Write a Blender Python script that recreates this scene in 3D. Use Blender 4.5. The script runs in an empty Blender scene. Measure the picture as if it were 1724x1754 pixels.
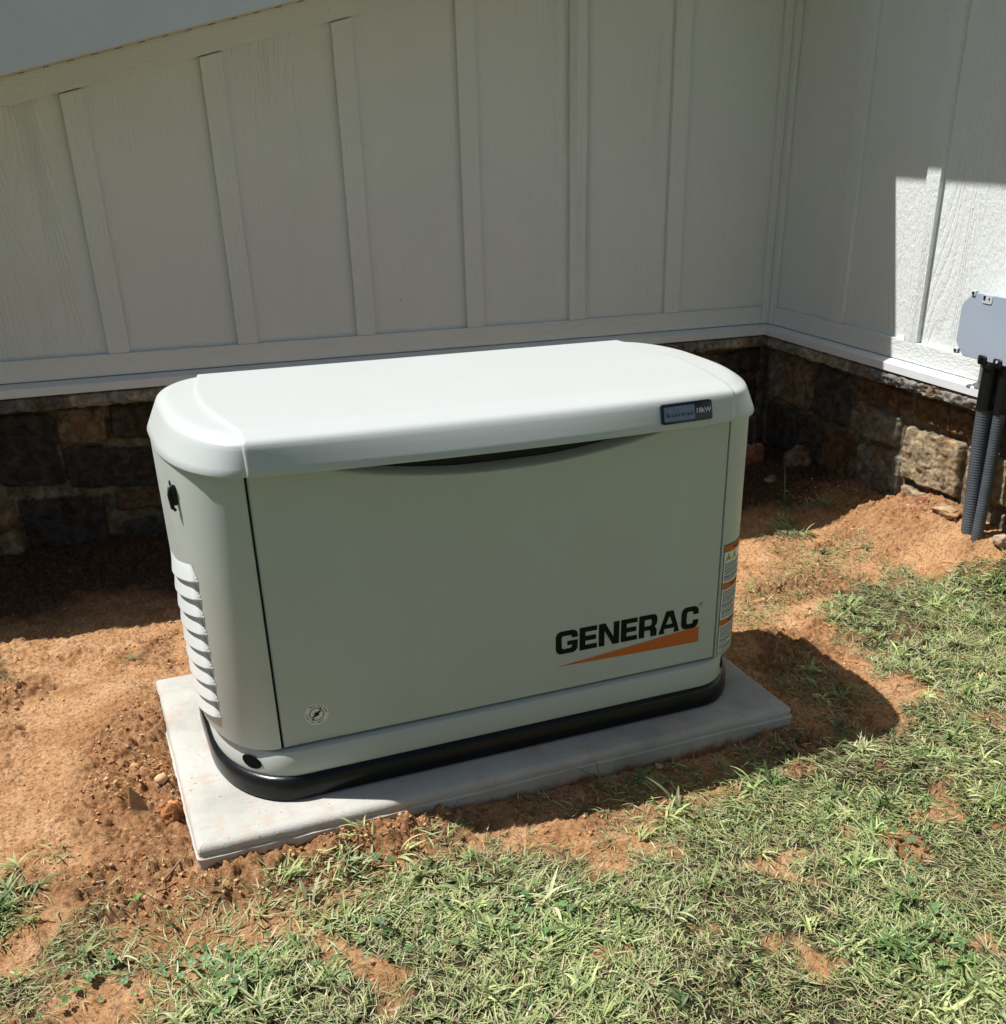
import bpy, bmesh, math, random
import numpy as np
from mathutils import Vector, Matrix, noise as mnoise

random.seed(7)
RNG = np.random.RandomState(11)
scene = bpy.context.scene
COL = scene.collection

# ------------------------------------------------------------------ camera
F_PX, W_PX = 1837.7, 1724.0
yaw, pitch, roll = 0.4302, -0.4826, 0.0041
cam_loc = Vector((-0.0195, -1.9124, 1.3097))
fwd = Vector((math.sin(yaw) * math.cos(pitch), math.cos(yaw) * math.cos(pitch), math.sin(pitch)))
rgt = Vector((math.cos(yaw), -math.sin(yaw), 0))
up = rgt.cross(fwd)
r2 = rgt * math.cos(roll) + up * math.sin(roll)
u2 = -rgt * math.sin(roll) + up * math.cos(roll)
cd = bpy.data.cameras.new("camera")
cam = bpy.data.objects.new("camera", cd)
COL.objects.link(cam)
cam.matrix_world = Matrix(((r2.x, u2.x, -fwd.x, cam_loc.x), (r2.y, u2.y, -fwd.y, cam_loc.y),
                           (r2.z, u2.z, -fwd.z, cam_loc.z), (0, 0, 0, 1)))
cd.sensor_fit = 'HORIZONTAL'
cd.sensor_width = 36.0
cd.lens = 36.0 * F_PX / W_PX
cd.shift_x = -(976.93 - 862) / W_PX
cd.shift_y = (1161.15 - 877) / W_PX
cd.clip_start = 0.05
cd.clip_end = 600
scene.camera = cam

# ------------------------------------------------------------------ light
SUN_DIR = Vector((0.49, -0.244, -1.0)).normalized()
elev = math.asin(-SUN_DIR.z)
azim = math.atan2(-SUN_DIR.x, -SUN_DIR.y)
world = bpy.data.worlds.new("World")
scene.world = world
world.use_nodes = True
wn = world.node_tree
bg = wn.nodes['Background']
sky = wn.nodes.new('ShaderNodeTexSky')
sky.sky_type = 'NISHITA'
sky.sun_disc = False
sky.sun_elevation = elev
sky.sun_rotation = azim
sky.air_density = 1.0
sky.dust_density = 1.6
sky.ozone_density = 1.0
wn.links.new(sky.outputs['Color'], bg.inputs['Color'])
bg.inputs['Strength'].default_value = 0.05
sl = bpy.data.lights.new("sun", 'SUN')
sl.energy = 5.0
sl.angle = math.radians(0.5)
sl.color = (1.0, 0.98, 0.94)
so = bpy.data.objects.new("sun", sl)
so.rotation_euler = SUN_DIR.to_track_quat('-Z', 'Y').to_euler()
so.location = (-3, 2, 6)
COL.objects.link(so)
scene.view_settings.view_transform = 'Standard'
scene.view_settings.look = 'None'
scene.view_settings.gamma = 1
scene.view_settings.exposure = 0.46

# ------------------------------------------------------------------ helpers
def tag(o, label=None, cat=None, group=None, kind=None):
    if label: o['label'] = label
    if cat: o['category'] = cat
    if group: o['group'] = group
    if kind: o['kind'] = kind
    return o

def empty(name, loc=(0, 0, 0)):
    o = bpy.data.objects.new(name, None)
    o.location = loc
    o.empty_display_size = 0.1
    COL.objects.link(o)
    return o

def link(name, me, mat=None, parent=None, smooth=False, smooth_angle=None):
    o = bpy.data.objects.new(name, me)
    COL.objects.link(o)
    if mat: me.materials.append(mat)
    if parent:
        o.parent = parent
        o.matrix_parent_inverse = Matrix.Translation(parent_world(parent)).inverted()
    if smooth:
        me.polygons.foreach_set('use_smooth', [True] * len(me.polygons))
    if smooth_angle:
        me.polygons.foreach_set('use_smooth', [True] * len(me.polygons))
        try: me.set_sharp_from_angle(angle=math.radians(smooth_angle))
        except Exception: pass
    return o

def parent_world(p):
    v = Vector((0, 0, 0))
    while p is not None:
        v = v + p.location
        if p.parent is not None:
            v = v + p.matrix_parent_inverse.translation
        p = p.parent
    return v

def mesh(name, V, F, mat=None, parent=None, **k):
    me = bpy.data.meshes.new(name)
    me.from_pydata([tuple(v) for v in V], [], F)
    me.update()
    return link(name, me, mat, parent, **k)

def bm_obj(name, bm, mat=None, parent=None, **k):
    me = bpy.data.meshes.new(name)
    bm.normal_update()
    bm.to_mesh(me); bm.free()
    return link(name, me, mat, parent, **k)

def add_box(bm, x0, x1, y0, y1, z0, z1, bev=0.0, seg=2):
    r = bmesh.ops.create_cube(bm, size=1)
    vs = r['verts']
    for v in vs:
        v.co = Vector((x0 + (v.co.x + .5) * (x1 - x0), y0 + (v.co.y + .5) * (y1 - y0), z0 + (v.co.z + .5) * (z1 - z0)))
    if bev > 0:
        es = list({e for v in vs for e in v.link_edges})
        bmesh.ops.bevel(bm, geom=es, offset=bev, segments=seg, affect='EDGES', profile=.5)
    return vs

def box(name, x0, x1, y0, y1, z0, z1, mat, parent=None, bev=0.0, seg=2):
    bm = bmesh.new()
    add_box(bm, x0, x1, y0, y1, z0, z1, bev, seg)
    return bm_obj(name, bm, mat, parent)

def add_prism(bm, pts, d, bev=0):
    """pts: list of 3d points forming a planar polygon; extruded along vector d"""
    d = Vector(d)
    a = [bm.verts.new(p) for p in pts]
    b = [bm.verts.new(Vector(p) + d) for p in pts]
    n = len(pts)
    bm.faces.new(a[::-1]); bm.faces.new(b)
    for i in range(n):
        bm.faces.new((a[i], a[(i + 1) % n], b[(i + 1) % n], b[i]))

def prism(name, pts, d, mat, parent=None, bev=0.0):
    bm = bmesh.new()
    add_prism(bm, pts, d)
    bmesh.ops.recalc_face_normals(bm, faces=bm.faces)
    if bev:
        bmesh.ops.bevel(bm, geom=list(bm.edges), offset=bev, segments=2, affect='EDGES', profile=.5)
    return bm_obj(name, bm, mat, parent)

def add_tube(bm, path, rad, n=12, cap=True):
    path = [Vector(p) for p in path]
    rads = rad if isinstance(rad, (list, tuple)) else [rad] * len(path)
    rings = []
    ref = Vector((0, 0, 1)) if abs((path[-1] - path[0]).normalized().z) < .8 else Vector((1, 0, 0))
    for i, p in enumerate(path):
        t = (path[min(i + 1, len(path) - 1)] - path[max(i - 1, 0)]).normalized()
        a = ref.cross(t).normalized(); b = t.cross(a)
        rings.append([bm.verts.new(p + (a * math.cos(q) + b * math.sin(q)) * rads[i])
                      for q in [2 * math.pi * k / n for k in range(n)]])
    for i in range(len(rings) - 1):
        for k in range(n):
            bm.faces.new((rings[i][k], rings[i][(k + 1) % n], rings[i + 1][(k + 1) % n], rings[i + 1][k]))
    if cap:
        bm.faces.new(rings[0][::-1]); bm.faces.new(rings[-1])

# vectorised perlin noise ------------------------------------------------
_P = np.random.RandomState(3).permutation(512).astype(np.int64)
_P = np.concatenate([_P, _P])
_G = np.array([[math.cos(a), math.sin(a)] for a in np.linspace(0, 2 * math.pi, 16, endpoint=False)])
def perlin(x, y, seed=0):
    x = np.asarray(x, float) + seed * 17.13; y = np.asarray(y, float) + seed * 9.71
    xi = np.floor(x).astype(np.int64); yi = np.floor(y).astype(np.int64)
    xf = x - xi; yf = y - yi
    u = xf * xf * xf * (xf * (xf * 6 - 15) + 10); v = yf * yf * yf * (yf * (yf * 6 - 15) + 10)
    def g(ix, iy, dx, dy):
        h = _P[(_P[ix & 511] + iy) & 511] & 15
        gg = _G[h]
        return gg[..., 0] * dx + gg[..., 1] * dy
    n00 = g(xi, yi, xf, yf); n10 = g(xi + 1, yi, xf - 1, yf)
    n01 = g(xi, yi + 1, xf, yf - 1); n11 = g(xi + 1, yi + 1, xf - 1, yf - 1)
    return (n00 * (1 - u) + n10 * u) * (1 - v) + (n01 * (1 - u) + n11 * u) * v
def fbm(x, y, f, octv=4, seed=0, gain=.5):
    s = 0; a = 1
    for i in range(octv):
        s = s + a * perlin(x * f, y * f, seed + i * 3); a *= gain; f *= 2.03
    return s
def worley(x, y, f, seed=0):
    """F1 distance (0..1) and per-cell random value"""
    x = np.asarray(x, float) * f + seed * 7.7; y = np.asarray(y, float) * f + seed * 3.1
    xi = np.floor(x).astype(np.int64); yi = np.floor(y).astype(np.int64)
    best = np.full(x.shape, 9.0); val = np.zeros(x.shape)
    for i in (-1, 0, 1):
        for j in (-1, 0, 1):
            cx_, cy_ = xi + i, yi + j
            h1 = _P[(_P[cx_ & 511] + cy_) & 511]; h2 = _P[(_P[(cx_ + 57) & 511] + cy_ + 91) & 511]
            d = np.hypot(cx_ + .15 + .7 * h1 / 511.0 - x, cy_ + .15 + .7 * h2 / 511.0 - y)
            m = d < best
            best = np.where(m, d, best); val = np.where(m, ((h1 * 7 + h2 * 13) % 512) / 511.0, val)
    return best, val
def lumps(x, y, f, seed):
    wx = x + fbm(x, y, f * .8, 2, seed + 60) * .45 / f; wy = y + fbm(x, y, f * .8, 2, seed + 80) * .45 / f
    d, v = worley(wx, wy, f, seed)
    return np.sqrt(np.clip(1 - (d / .62) ** 2, 0, 1)) * v ** 1.5
def sstep(a, b, x):
    t = np.clip((x - a) / (b - a), 0, 1)
    return t * t * (3 - 2 * t)

def in_poly(px, py, poly):
    c = np.zeros(px.shape, bool)
    n = len(poly); j = n - 1
    for i in range(n):
        xi, yi = poly[i]; xj, yj = poly[j]
        if yi != yj:
            m = ((yi > py) != (yj > py)) & (px < (xj - xi) * (py - yi) / (yj - yi) + xi)
            c ^= m
        j = i
    return c
def poly_dist(px, py, poly):
    """signed distance: positive inside"""
    d = np.full(px.shape, 1e9)
    n = len(poly)
    for i in range(n):
        ax, ay = poly[i]; bx, by = poly[(i + 1) % n]
        vx, vy = bx - ax, by - ay
        t = np.clip(((px - ax) * vx + (py - ay) * vy) / (vx * vx + vy * vy + 1e-12), 0, 1)
        d = np.minimum(d, np.hypot(px - ax - t * vx, py - ay - t * vy))
    return np.where(in_poly(px, py, poly), d, -d)

def grid_mesh(name, X, Y, Z, mat=None, parent=None, smooth=True, color=None, flip=False):
    """X,Y,Z arrays (n,m) -> quad mesh"""
    n, m = X.shape
    me = bpy.data.meshes.new(name)
    V = np.stack([X, Y, Z], -1).reshape(-1, 3)
    me.vertices.add(n * m)
    me.vertices.foreach_set('co', V.ravel().astype(np.float32))
    i = np.arange(n - 1)[:, None] * m + np.arange(m - 1)[None, :]
    q = np.stack([i, i + 1, i + m + 1, i + m], -1)
    if flip: q = q[..., ::-1]
    q = q.reshape(-1)
    nf = (n - 1) * (m - 1)
    me.loops.add(nf * 4); me.loops.foreach_set('vertex_index', q.astype(np.int32))
    me.polygons.add(nf)
    me.polygons.foreach_set('loop_start', np.arange(0, nf * 4, 4, dtype=np.int32))
    me.polygons.foreach_set('loop_total', np.full(nf, 4, np.int32))
    if smooth: me.polygons.foreach_set('use_smooth', np.ones(nf, bool))
    me.update(calc_edges=True)
    if color is not None:
        ca = me.color_attributes.new('tint', 'FLOAT_COLOR', 'POINT')
        c = np.ones((n * m, 4), np.float32); c[:, :3] = color.reshape(-1, 3)
        ca.data.foreach_set('color', c.ravel())
    return link(name, me, mat, parent)

def soup(name, V, quads, col=None, mat=None, parent=None, smooth=True):
    """V (N,3), quads (M,4) int, col (N,3)"""
    me = bpy.data.meshes.new(name)
    me.vertices.add(len(V)); me.vertices.foreach_set('co', np.asarray(V, np.float32).ravel())
    k = quads.shape[1]; nf = len(quads)
    me.loops.add(nf * k); me.loops.foreach_set('vertex_index', quads.astype(np.int32).ravel())
    me.polygons.add(nf)
    me.polygons.foreach_set('loop_start', np.arange(0, nf * k, k, dtype=np.int32))
    me.polygons.foreach_set('loop_total', np.full(nf, k, np.int32))
    if smooth: me.polygons.foreach_set('use_smooth', np.ones(nf, bool))
    me.update(calc_edges=True)
    if col is not None:
        ca = me.color_attributes.new('tint', 'FLOAT_COLOR', 'POINT')
        c = np.ones((len(V), 4), np.float32); c[:, :3] = col
        ca.data.foreach_set('color', c.ravel())
    return link(name, me, mat, parent)

# ------------------------------------------------------------------ materials
def newmat(name):
    m = bpy.data.materials.new(name); m.use_nodes = True
    nt = m.node_tree
    b = nt.nodes['Principled BSDF']
    return m, nt, b
def N(nt, t, **k):
    n = nt.nodes.new(t)
    for a, v in k.items(): setattr(n, a, v)
    return n
def pos_map(nt, scale=(1, 1, 1)):
    g = N(nt, 'ShaderNodeNewGeometry')
    mp = N(nt, 'ShaderNodeMapping')
    mp.inputs['Scale'].default_value = scale
    nt.links.new(g.outputs['Position'], mp.inputs['Vector'])
    return mp.outputs['Vector']
def noise_n(nt, vec, scale, detail=4, rough=.55, dist=0):
    n = N(nt, 'ShaderNodeTexNoise')
    n.inputs['Scale'].default_value = scale; n.inputs['Detail'].default_value = detail
    n.inputs['Roughness'].default_value = rough; n.inputs['Distortion'].default_value = dist
    if vec is not None: nt.links.new(vec, n.inputs['Vector'])
    return n.outputs['Fac']
def ramp(nt, fac, stops):
    r = N(nt, 'ShaderNodeValToRGB')
    e = r.color_ramp.elements
    while len(e) < len(stops): e.new(.5)
    for i, (p, c) in enumerate(stops):
        e[i].position = p; e[i].color = (*c, 1) if len(c) == 3 else c
    nt.links.new(fac, r.inputs['Fac'])
    return r.outputs['Color']
def mixc(nt, a, b, fac, mode='MIX'):
    m = N(nt, 'ShaderNodeMix', data_type='RGBA', blend_type=mode)
    for s, v in ((6, a), (7, b)):
        if isinstance(v, tuple): m.inputs[s].default_value = (*v, 1)
        else: nt.links.new(v, m.inputs[s])
    if isinstance(fac, (int, float)): m.inputs[0].default_value = fac
    else: nt.links.new(fac, m.inputs[0])
    return m.outputs[2]
def mth(nt, op, a, b=0.0):
    m = N(nt, 'ShaderNodeMath', operation=op)
    for i, v in enumerate((a, b)):
        if isinstance(v, (int, float)): m.inputs[i].default_value = v
        else: nt.links.new(v, m.inputs[i])
    return m.outputs[0]
def bump(nt, b, h, strength, dist, prev=None):
    n = N(nt, 'ShaderNodeBump')
    n.inputs['Strength'].default_value = strength; n.inputs['Distance'].default_value = dist
    nt.links.new(h, n.inputs['Height'])
    if prev is not None: nt.links.new(prev, n.inputs['Normal'])
    nt.links.new(n.outputs['Normal'], b.inputs['Normal'])
    return n.outputs['Normal']

def plain(name, col, rough=.5, metal=0.0, spec=.5, var=.04, bscale=0, bdist=.0005, vscale=6, specks=0, dust=0):
    m, nt, b = newmat(name)
    v = pos_map(nt)
    n = noise_n(nt, v, vscale, 3)
    lo = tuple(c * (1 - var) for c in col); hi = tuple(min(1, c * (1 + var)) for c in col)
    c = ramp(nt, n, [(.3, lo), (.7, hi)])
    if dust:   # thin film of clay dust and run marks
        dn = noise_n(nt, pos_map(nt, (1, 1, .35)), 7, 6, .7)
        c = mixc(nt, c, (.42, .33, .23), ramp(nt, dn, [(.42, (0, 0, 0)), (.8, (dust, dust, dust))]))
        b_r = ramp(nt, noise_n(nt, v, 14, 5, .7), [(.3, (rough - .06,) * 3), (.7, (rough + .12,) * 3)])
        nt.links.new(b_r, b.inputs['Roughness'])
    if specks:
        vo = N(nt, 'ShaderNodeTexVoronoi'); vo.inputs['Scale'].default_value = specks
        nt.links.new(v, vo.inputs['Vector'])
        c = mixc(nt, c, (.10, .07, .045), ramp(nt, vo.outputs['Distance'], [(.013, (1, 1, 1)), (.020, (0, 0, 0))]))
    nt.links.new(c, b.inputs['Base Color'])
    if not dust: b.inputs['Roughness'].default_value = rough
    b.inputs['Metallic'].default_value = metal
    b.inputs['Specular IOR Level'].default_value = spec
    if bscale:
        bump(nt, b, noise_n(nt, v, bscale, 3), .6, bdist)
    return m

def siding_mat(name, axis):
    """embossed wood-grain painted fibre siding; axis = grain direction"""
    m, nt, b = newmat(name)
    sc = {'z': (1, 1, .09), 'x': (.09, 1, 1), 'y': (1, .09, 1)}[axis]
    v = pos_map(nt, sc)
    # cathedral grain: contour lines of a smooth stretched noise
    broad = noise_n(nt, v, 5.0, 2, .4, .5)
    rings = mth(nt, 'SINE', mth(nt, 'MULTIPLY', broad, 95.0))
    rings = mth(nt, 'POWER', mth(nt, 'ABSOLUTE', rings), 7.0)
    mask = noise_n(nt, pos_map(nt, tuple(s * .9 + .08 for s in sc)), 3.4, 2)
    mask = ramp(nt, mask, [(.48, (0, 0, 0)), (.62, (1, 1, 1))])
    grain = mth(nt, 'MULTIPLY', rings, mask)
    fine = noise_n(nt, v, 160, 5, .65)
    stip = noise_n(nt, pos_map(nt, {'z': (1, 1, .55), 'x': (.55, 1, 1), 'y': (1, .55, 1)}[axis]), 95, 4, .6, .4)
    h = mth(nt, 'ADD', mth(nt, 'MULTIPLY', grain, -.55), mth(nt, 'ADD', mth(nt, 'MULTIPLY', fine, .55), mth(nt, 'MULTIPLY', stip, 1.5)))
    bump(nt, b, h, 1.0, .0026)
    col = ramp(nt, noise_n(nt, pos_map(nt), 2.2, 3), [(.3, (.675, .705, .695)), (.7, (.715, .745, .735))])
    # sparse dark specks (splashed dirt, nail heads)
    vo = N(nt, 'ShaderNodeTexVoronoi'); vo.inputs['Scale'].default_value = 7.5
    nt.links.new(pos_map(nt), vo.inputs['Vector'])
    spk = ramp(nt, vo.outputs['Distance'], [(.012, (1, 1, 1)), (.02, (0, 0, 0))])
    col = mixc(nt, col, (.05, .045, .03), spk)
    nt.links.new(col, b.inputs['Base Color'])
    b.inputs['Roughness'].default_value = .55
    b.inputs['Specular IOR Level'].default_value = .35
    return m

M = {}
M['siding_z'] = siding_mat('painted_siding', 'z')
M['siding_x'] = siding_mat('painted_trim_x', 'x')
M['siding_y'] = siding_mat('painted_trim_y', 'y')
M['flashing'] = plain('flashing_metal', (.70, .72, .74), .3, 0, .6)
M['fascia'] = plain('fascia_metal', (.55, .58, .60), .35, 0, .6)
M['soffit'] = plain('soffit_metal', (.68, .67, .55), .5)
M['roofing'] = plain('shingle', (.07, .065, .06), .9, bscale=120, bdist=.002, var=.3)
M['black'] = plain('black_plastic', (.008, .008, .009), .4, 0, .3, bscale=300, bdist=.0003)
M['louvre'] = plain('louvre_plastic_lit', (.60, .625, .61), .34, 0, .5, var=.02)  # lid plastic in a lighter copy, sun on the louvres painted in
M['hole'] = plain('hole_dark', (.003, .003, .003), .9, 0, .1)
M['tray'] = plain('black_composite', (.005, .0055, .007), .28, 0, .3, var=.3, bscale=90, bdist=.0006, vscale=20)
M['cabinet'] = plain('cabinet_paint', (.475, .510, .475), .38, 0, .45, var=.012, bscale=900, bdist=.00012, dust=.12)
M['lid'] = plain('lid_plastic', (.49, .515, .505), .34, 0, .5, var=.012, bscale=420, bdist=.0006, specks=11)
M['ink'] = plain('black_ink', (.005, .005, .005), .5, 0, .15)
M['orange'] = plain('orange_ink', (.55, .12, .018), .4)
M['sticker'] = plain('sticker_grey', (.72, .72, .66), .35)
M['label_white'] = plain('label_white', (.74, .78, .76), .4)
M['yellow'] = plain('label_yellow', (.75, .58, .05), .4)
M['badge_blue'] = plain('badge_silver_blue', (.15, .20, .30), .2, .3, .6, var=.2, vscale=60)
M['badge_dark'] = plain('badge_dark', (.006, .009, .018), .3, 0, .3)
M['badge_text'] = plain('badge_text', (.62, .65, .7), .3)
M['box_grey'] = plain('grey_pvc', (.33, .385, .47), .45, 0, .45)
M['box_light'] = plain('grey_pvc_rim', (.50, .53, .57), .45)
M['conduit'] = plain('conduit_grey', (.065, .075, .09), .5, var=.15, vscale=30)
M['brown_leaf'] = plain('dry_leaf', (.32, .19, .085), .75, var=.3, bscale=120, bdist=.001, vscale=40)
M['twig'] = plain('twig_brown', (.22, .14, .08), .85, var=.3, vscale=50)

def stone_mat():
    m, nt, b = newmat('fieldstone')
    a = N(nt, 'ShaderNodeAttribute'); a.attribute_name = 'tint'
    v = pos_map(nt)
    n = noise_n(nt, v, 28, 7, .65, .6)
    c = mixc(nt, a.outputs['Color'], ramp(nt, n, [(.32, (.30, .27, .25)), (.5, (.8, .78, .74)), (.68, (1.45, 1.38, 1.25))]), 1.0, 'MULTIPLY')
    n2 = noise_n(nt, v, 9, 3)
    c = mixc(nt, c, mixc(nt, c, (.9, .55, .3), 1.0, 'MULTIPLY'), ramp(nt, n2, [(.5, (0, 0, 0)), (.68, (.8, .8, .8))]))
    nt.links.new(c, b.inputs['Base Color'])
    b.inputs['Roughness'].default_value = .9
    b.inputs['Specular IOR Level'].default_value = .2
    h = mth(nt, 'ADD', noise_n(nt, v, 140, 6, .7), noise_n(nt, v, 45, 5, .7))
    bump(nt, b, h, .9, .0028)
    return m
M['stone'] = stone_mat()

def concrete_mat():
    m, nt, b = newmat('concrete')
    v = pos_map(nt)
    c = ramp(nt, noise_n(nt, v, 5, 6, .6), [(.3, (.33, .32, .29)), (.5, (.43, .42, .385)), (.75, (.50, .49, .455))])
    # brushed streaks
    st = noise_n(nt, pos_map(nt, (3, 60, 60)), 3, 4, .6)
    c = mixc(nt, c, ramp(nt, st, [(.3, (.95, .945, .94)), (.7, (1.03, 1.03, 1.03))]), 1.0, 'MULTIPLY')
    vo = N(nt, 'ShaderNodeTexVoronoi'); vo.inputs['Scale'].default_value = 34
    nt.links.new(pos_map(nt, (1, 1.6, 1)), vo.inputs['Vector'])
    pit = ramp(nt, vo.outputs['Distance'], [(.07, (1, 1, 1)), (.12, (0, 0, 0))])
    pm = ramp(nt, noise_n(nt, v, 30, 2), [(.46, (0, 0, 0)), (.52, (1, 1, 1))])
    c = mixc(nt, c, (.2, .17, .13), mth(nt, 'MULTIPLY', pit, pm))
    # clay stains towards the edges
    cl = noise_n(nt, v, 11, 4, .7)
    c = mixc(nt, c, (.42, .24, .12), ramp(nt, cl, [(.52, (0, 0, 0)), (.74, (.5, .5, .5))]))
    # red clay smeared on the low sides
    g = N(nt, 'ShaderNodeNewGeometry'); sx = N(nt, 'ShaderNodeSeparateXYZ')
    nt.links.new(g.outputs['Position'], sx.inputs[0])
    zz = mth(nt, 'ADD', sx.outputs['Z'], mth(nt, 'MULTIPLY', noise_n(nt, v, 22, 4, .7), .055))
    low = ramp(nt, zz, [(.034, (1, 1, 1)), (.052, (0, 0, 0))])
    c = mixc(nt, c, (.25, .115, .05), low)
    nt.links.new(c, b.inputs['Base Color'])
    b.inputs['Roughness'].default_value = .85
    b.inputs['Specular IOR Level'].default_value = .25
    h = mth(nt, 'ADD', noise_n(nt, v, 220, 5, .7), mth(nt, 'MULTIPLY', st, .2))
    bump(nt, b, h, .8, .0018)
    return m
M['concrete'] = concrete_mat()

def ground_mat():
    m, nt, b = newmat('red_clay_ground')
    a = N(nt, 'ShaderNodeAttribute'); a.attribute_name = 'tint'   # r = turf, g = loose/damp soil
    sp = N(nt, 'ShaderNodeSeparateColor'); nt.links.new(a.outputs['Color'], sp.inputs[0])
    v = pos_map(nt)
    n1 = noise_n(nt, v, 9, 8, .68)
    dirt = ramp(nt, n1, [(.25, (0.238, 0.110, 0.048)), (.40, (0.458, 0.251, 0.119)), (.55, (0.581, 0.352, 0.189)), (.8, (0.669, 0.466, 0.290))])
    n2 = noise_n(nt, v, 130, 5, .7)
    dirt = mixc(nt, dirt, ramp(nt, n2, [(.36, (.34, .29, .26)), (.47, (.95, .93, .92)), (.66, (1.3, 1.3, 1.3))]), .9, 'MULTIPLY')
    loose = ramp(nt, noise_n(nt, v, 60, 6, .7), [(.32, (.12, .05, .022)), (.5, (.38, .20, .095)), (.72, (.62, .39, .225))])
    dirt = mixc(nt, dirt, loose, sp.outputs['Green'])
    # painted shade: soil colour darkened along the foot of the house
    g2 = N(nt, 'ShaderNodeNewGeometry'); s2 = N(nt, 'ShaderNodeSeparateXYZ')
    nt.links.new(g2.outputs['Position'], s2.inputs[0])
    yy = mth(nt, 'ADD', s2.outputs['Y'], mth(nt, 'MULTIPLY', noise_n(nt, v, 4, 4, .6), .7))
    wall_shade = ramp(nt, noise_n(nt, v, 85, 5, .7), [(.4, (.028, .018, .011)), (.6, (.10, .06, .035)), (.75, (.22, .14, .08))])
    dirt = mixc(nt, dirt, wall_shade, ramp(nt, mth(nt, 'MULTIPLY', yy, .5), [(.76, (0, 0, 0)), (.90, (.92, .92, .92))]))
    # mulch of clippings between blades
    turf = ramp(nt, noise_n(nt, v, 70, 6, .75), [(.4, (.022, .022, .010)), (.56, (.08, .072, .034)), (.70, (.26, .20, .11)), (.85, (.46, .31, .18))])
    far = ramp(nt, noise_n(nt, v, 3, 8, .7), [(.3, (.055, .085, .028)), (.6, (.10, .14, .05)), (.8, (.19, .2, .09))])
    turf = mixc(nt, turf, far, sp.outputs['Blue'])
    dirt = mixc(nt, dirt, (.97, .93, .88), 1.0, 'MULTIPLY')
    c = mixc(nt, dirt, turf, sp.outputs['Red'])
    nt.links.new(c, b.inputs['Base Color'])
    b.inputs['Roughness'].default_value = .95
    b.inputs['Specular IOR Level'].default_value = .15
    h = mth(nt, 'ADD', noise_n(nt, v, 260, 5, .7), noise_n(nt, v, 75, 6, .75))
    bump(nt, b, h, .9, .008)
    return m
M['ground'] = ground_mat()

def tint_mat(name, rough=.6, spec=.35, trans=.0, bsc=0):
    m, nt, b = newmat(name)
    a = N(nt, 'ShaderNodeAttribute'); a.attribute_name = 'tint'
    v = pos_map(nt)
    n = noise_n(nt, v, 90, 3)
    c = mixc(nt, a.outputs['Color'], ramp(nt, n, [(.3, (.8, .8, .8)), (.7, (1.15, 1.15, 1.15))]), 1.0, 'MULTIPLY')
    nt.links.new(c, b.inputs['Base Color'])
    b.inputs['Roughness'].default_value = rough
    b.inputs['Specular IOR Level'].default_value = spec
    if bsc: bump(nt, b, noise_n(nt, v, bsc, 5, .7), .8, .003)
    if trans:
        t = N(nt, 'ShaderNodeBsdfTranslucent'); nt.links.new(c, t.inputs['Color'])
        mx = N(nt, 'ShaderNodeMixShader'); mx.inputs[0].default_value = trans
        out = nt.nodes['Material Output']
        nt.links.new(b.outputs[0], mx.inputs[1]); nt.links.new(t.outputs[0], mx.inputs[2])
        nt.links.new(mx.outputs[0], out.inputs['Surface'])
    return m
M['grass'] = tint_mat('grass_blade', .5, .4, .28)
M['clod'] = tint_mat('soil_clod', .95, .1, 0, 180)
M['straw'] = tint_mat('dry_straw', .8, .2, .1)

# ------------------------------------------------------------------ ground height / cover
PAD = (0.025, 1.39, -0.112, 0.657)
POLY = {
 'main': [(0.223,-0.303),(0.273,-0.212),(0.30,-0.16),(0.328,-0.112),(0.356,-0.229),(0.438,-0.194),(0.563,-0.229),(0.743,-0.32),(0.87,-0.356),(0.976,-0.266),(1.127,-0.234),(1.304,-0.179),(1.481,-0.186),(1.682,-0.153),(1.78,-0.081),(1.798,0.129),(1.794,0.336),(1.86,0.459),(2.071,0.593),(2.30,0.66),(2.342,0.473),(2.626,0.42),(4.2,0.0),(4.6,-3.4),(-1.6,-3.4),(-0.9,-0.55),(-0.35,-0.36),(-0.127,-0.453),(-0.094,-0.39),(-0.001,-0.339),(0.055,-0.298)],
 'left1': [(-0.7,0.16),(-0.33,0.1),(-0.268,0.052),(-0.219,-0.048),(-0.231,-0.134),(-0.271,-0.168),(-0.327,-0.192),(-0.8,-.2)],
 'left2': [(-0.9,-0.1),(-0.327,-0.208),(-0.212,-0.16),(-0.146,-0.207),(-0.062,-0.359),(-0.147,-0.366),(-0.255,-0.347),(-0.325,-0.40),(-0.9,-0.6)],
 'patch': [(2.057,1.001),(2.122,1.115),(2.253,1.15),(2.294,1.058),(2.168,0.952)],
 'tl': [(-0.7,1.2),(-0.342,1.107),(-0.31,1.035),(-0.313,0.962),(-0.34,0.939),(-0.7,.9)],
}
SPARSE = {
 'sp1': ([(0.127,-0.126),(0.227,-0.191),(0.241,-0.275),(0.151,-0.341),(0.085,-0.241)], .35),
 'sh1': ([(1.52,0.26),(1.652,0.195),(1.698,-0.045),(1.583,-0.187),(1.472,-0.106),(1.46,.1)], .35),
 'sh2': ([(0.639,-.12),(1.40,-0.12),(1.40,-0.25),(0.883,-0.3),(0.603,-0.21)], .30),
 'cor': ([(2.2,1.25),(2.45,1.30),(2.55,1.15),(2.38,1.08)], .22),
 'mid': ([(1.6,.35),(1.85,.5),(2.35,.70),(2.4,.92),(2.1,.95),(1.9,.8),(1.5,.5)], .22),
 'lf': ([(-0.22,-0.05),(0.0,-0.15),(0.25,-.18),(0.2,-0.34),(-0.1,-0.36),(-0.25,-0.2)], .22),
}
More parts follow.
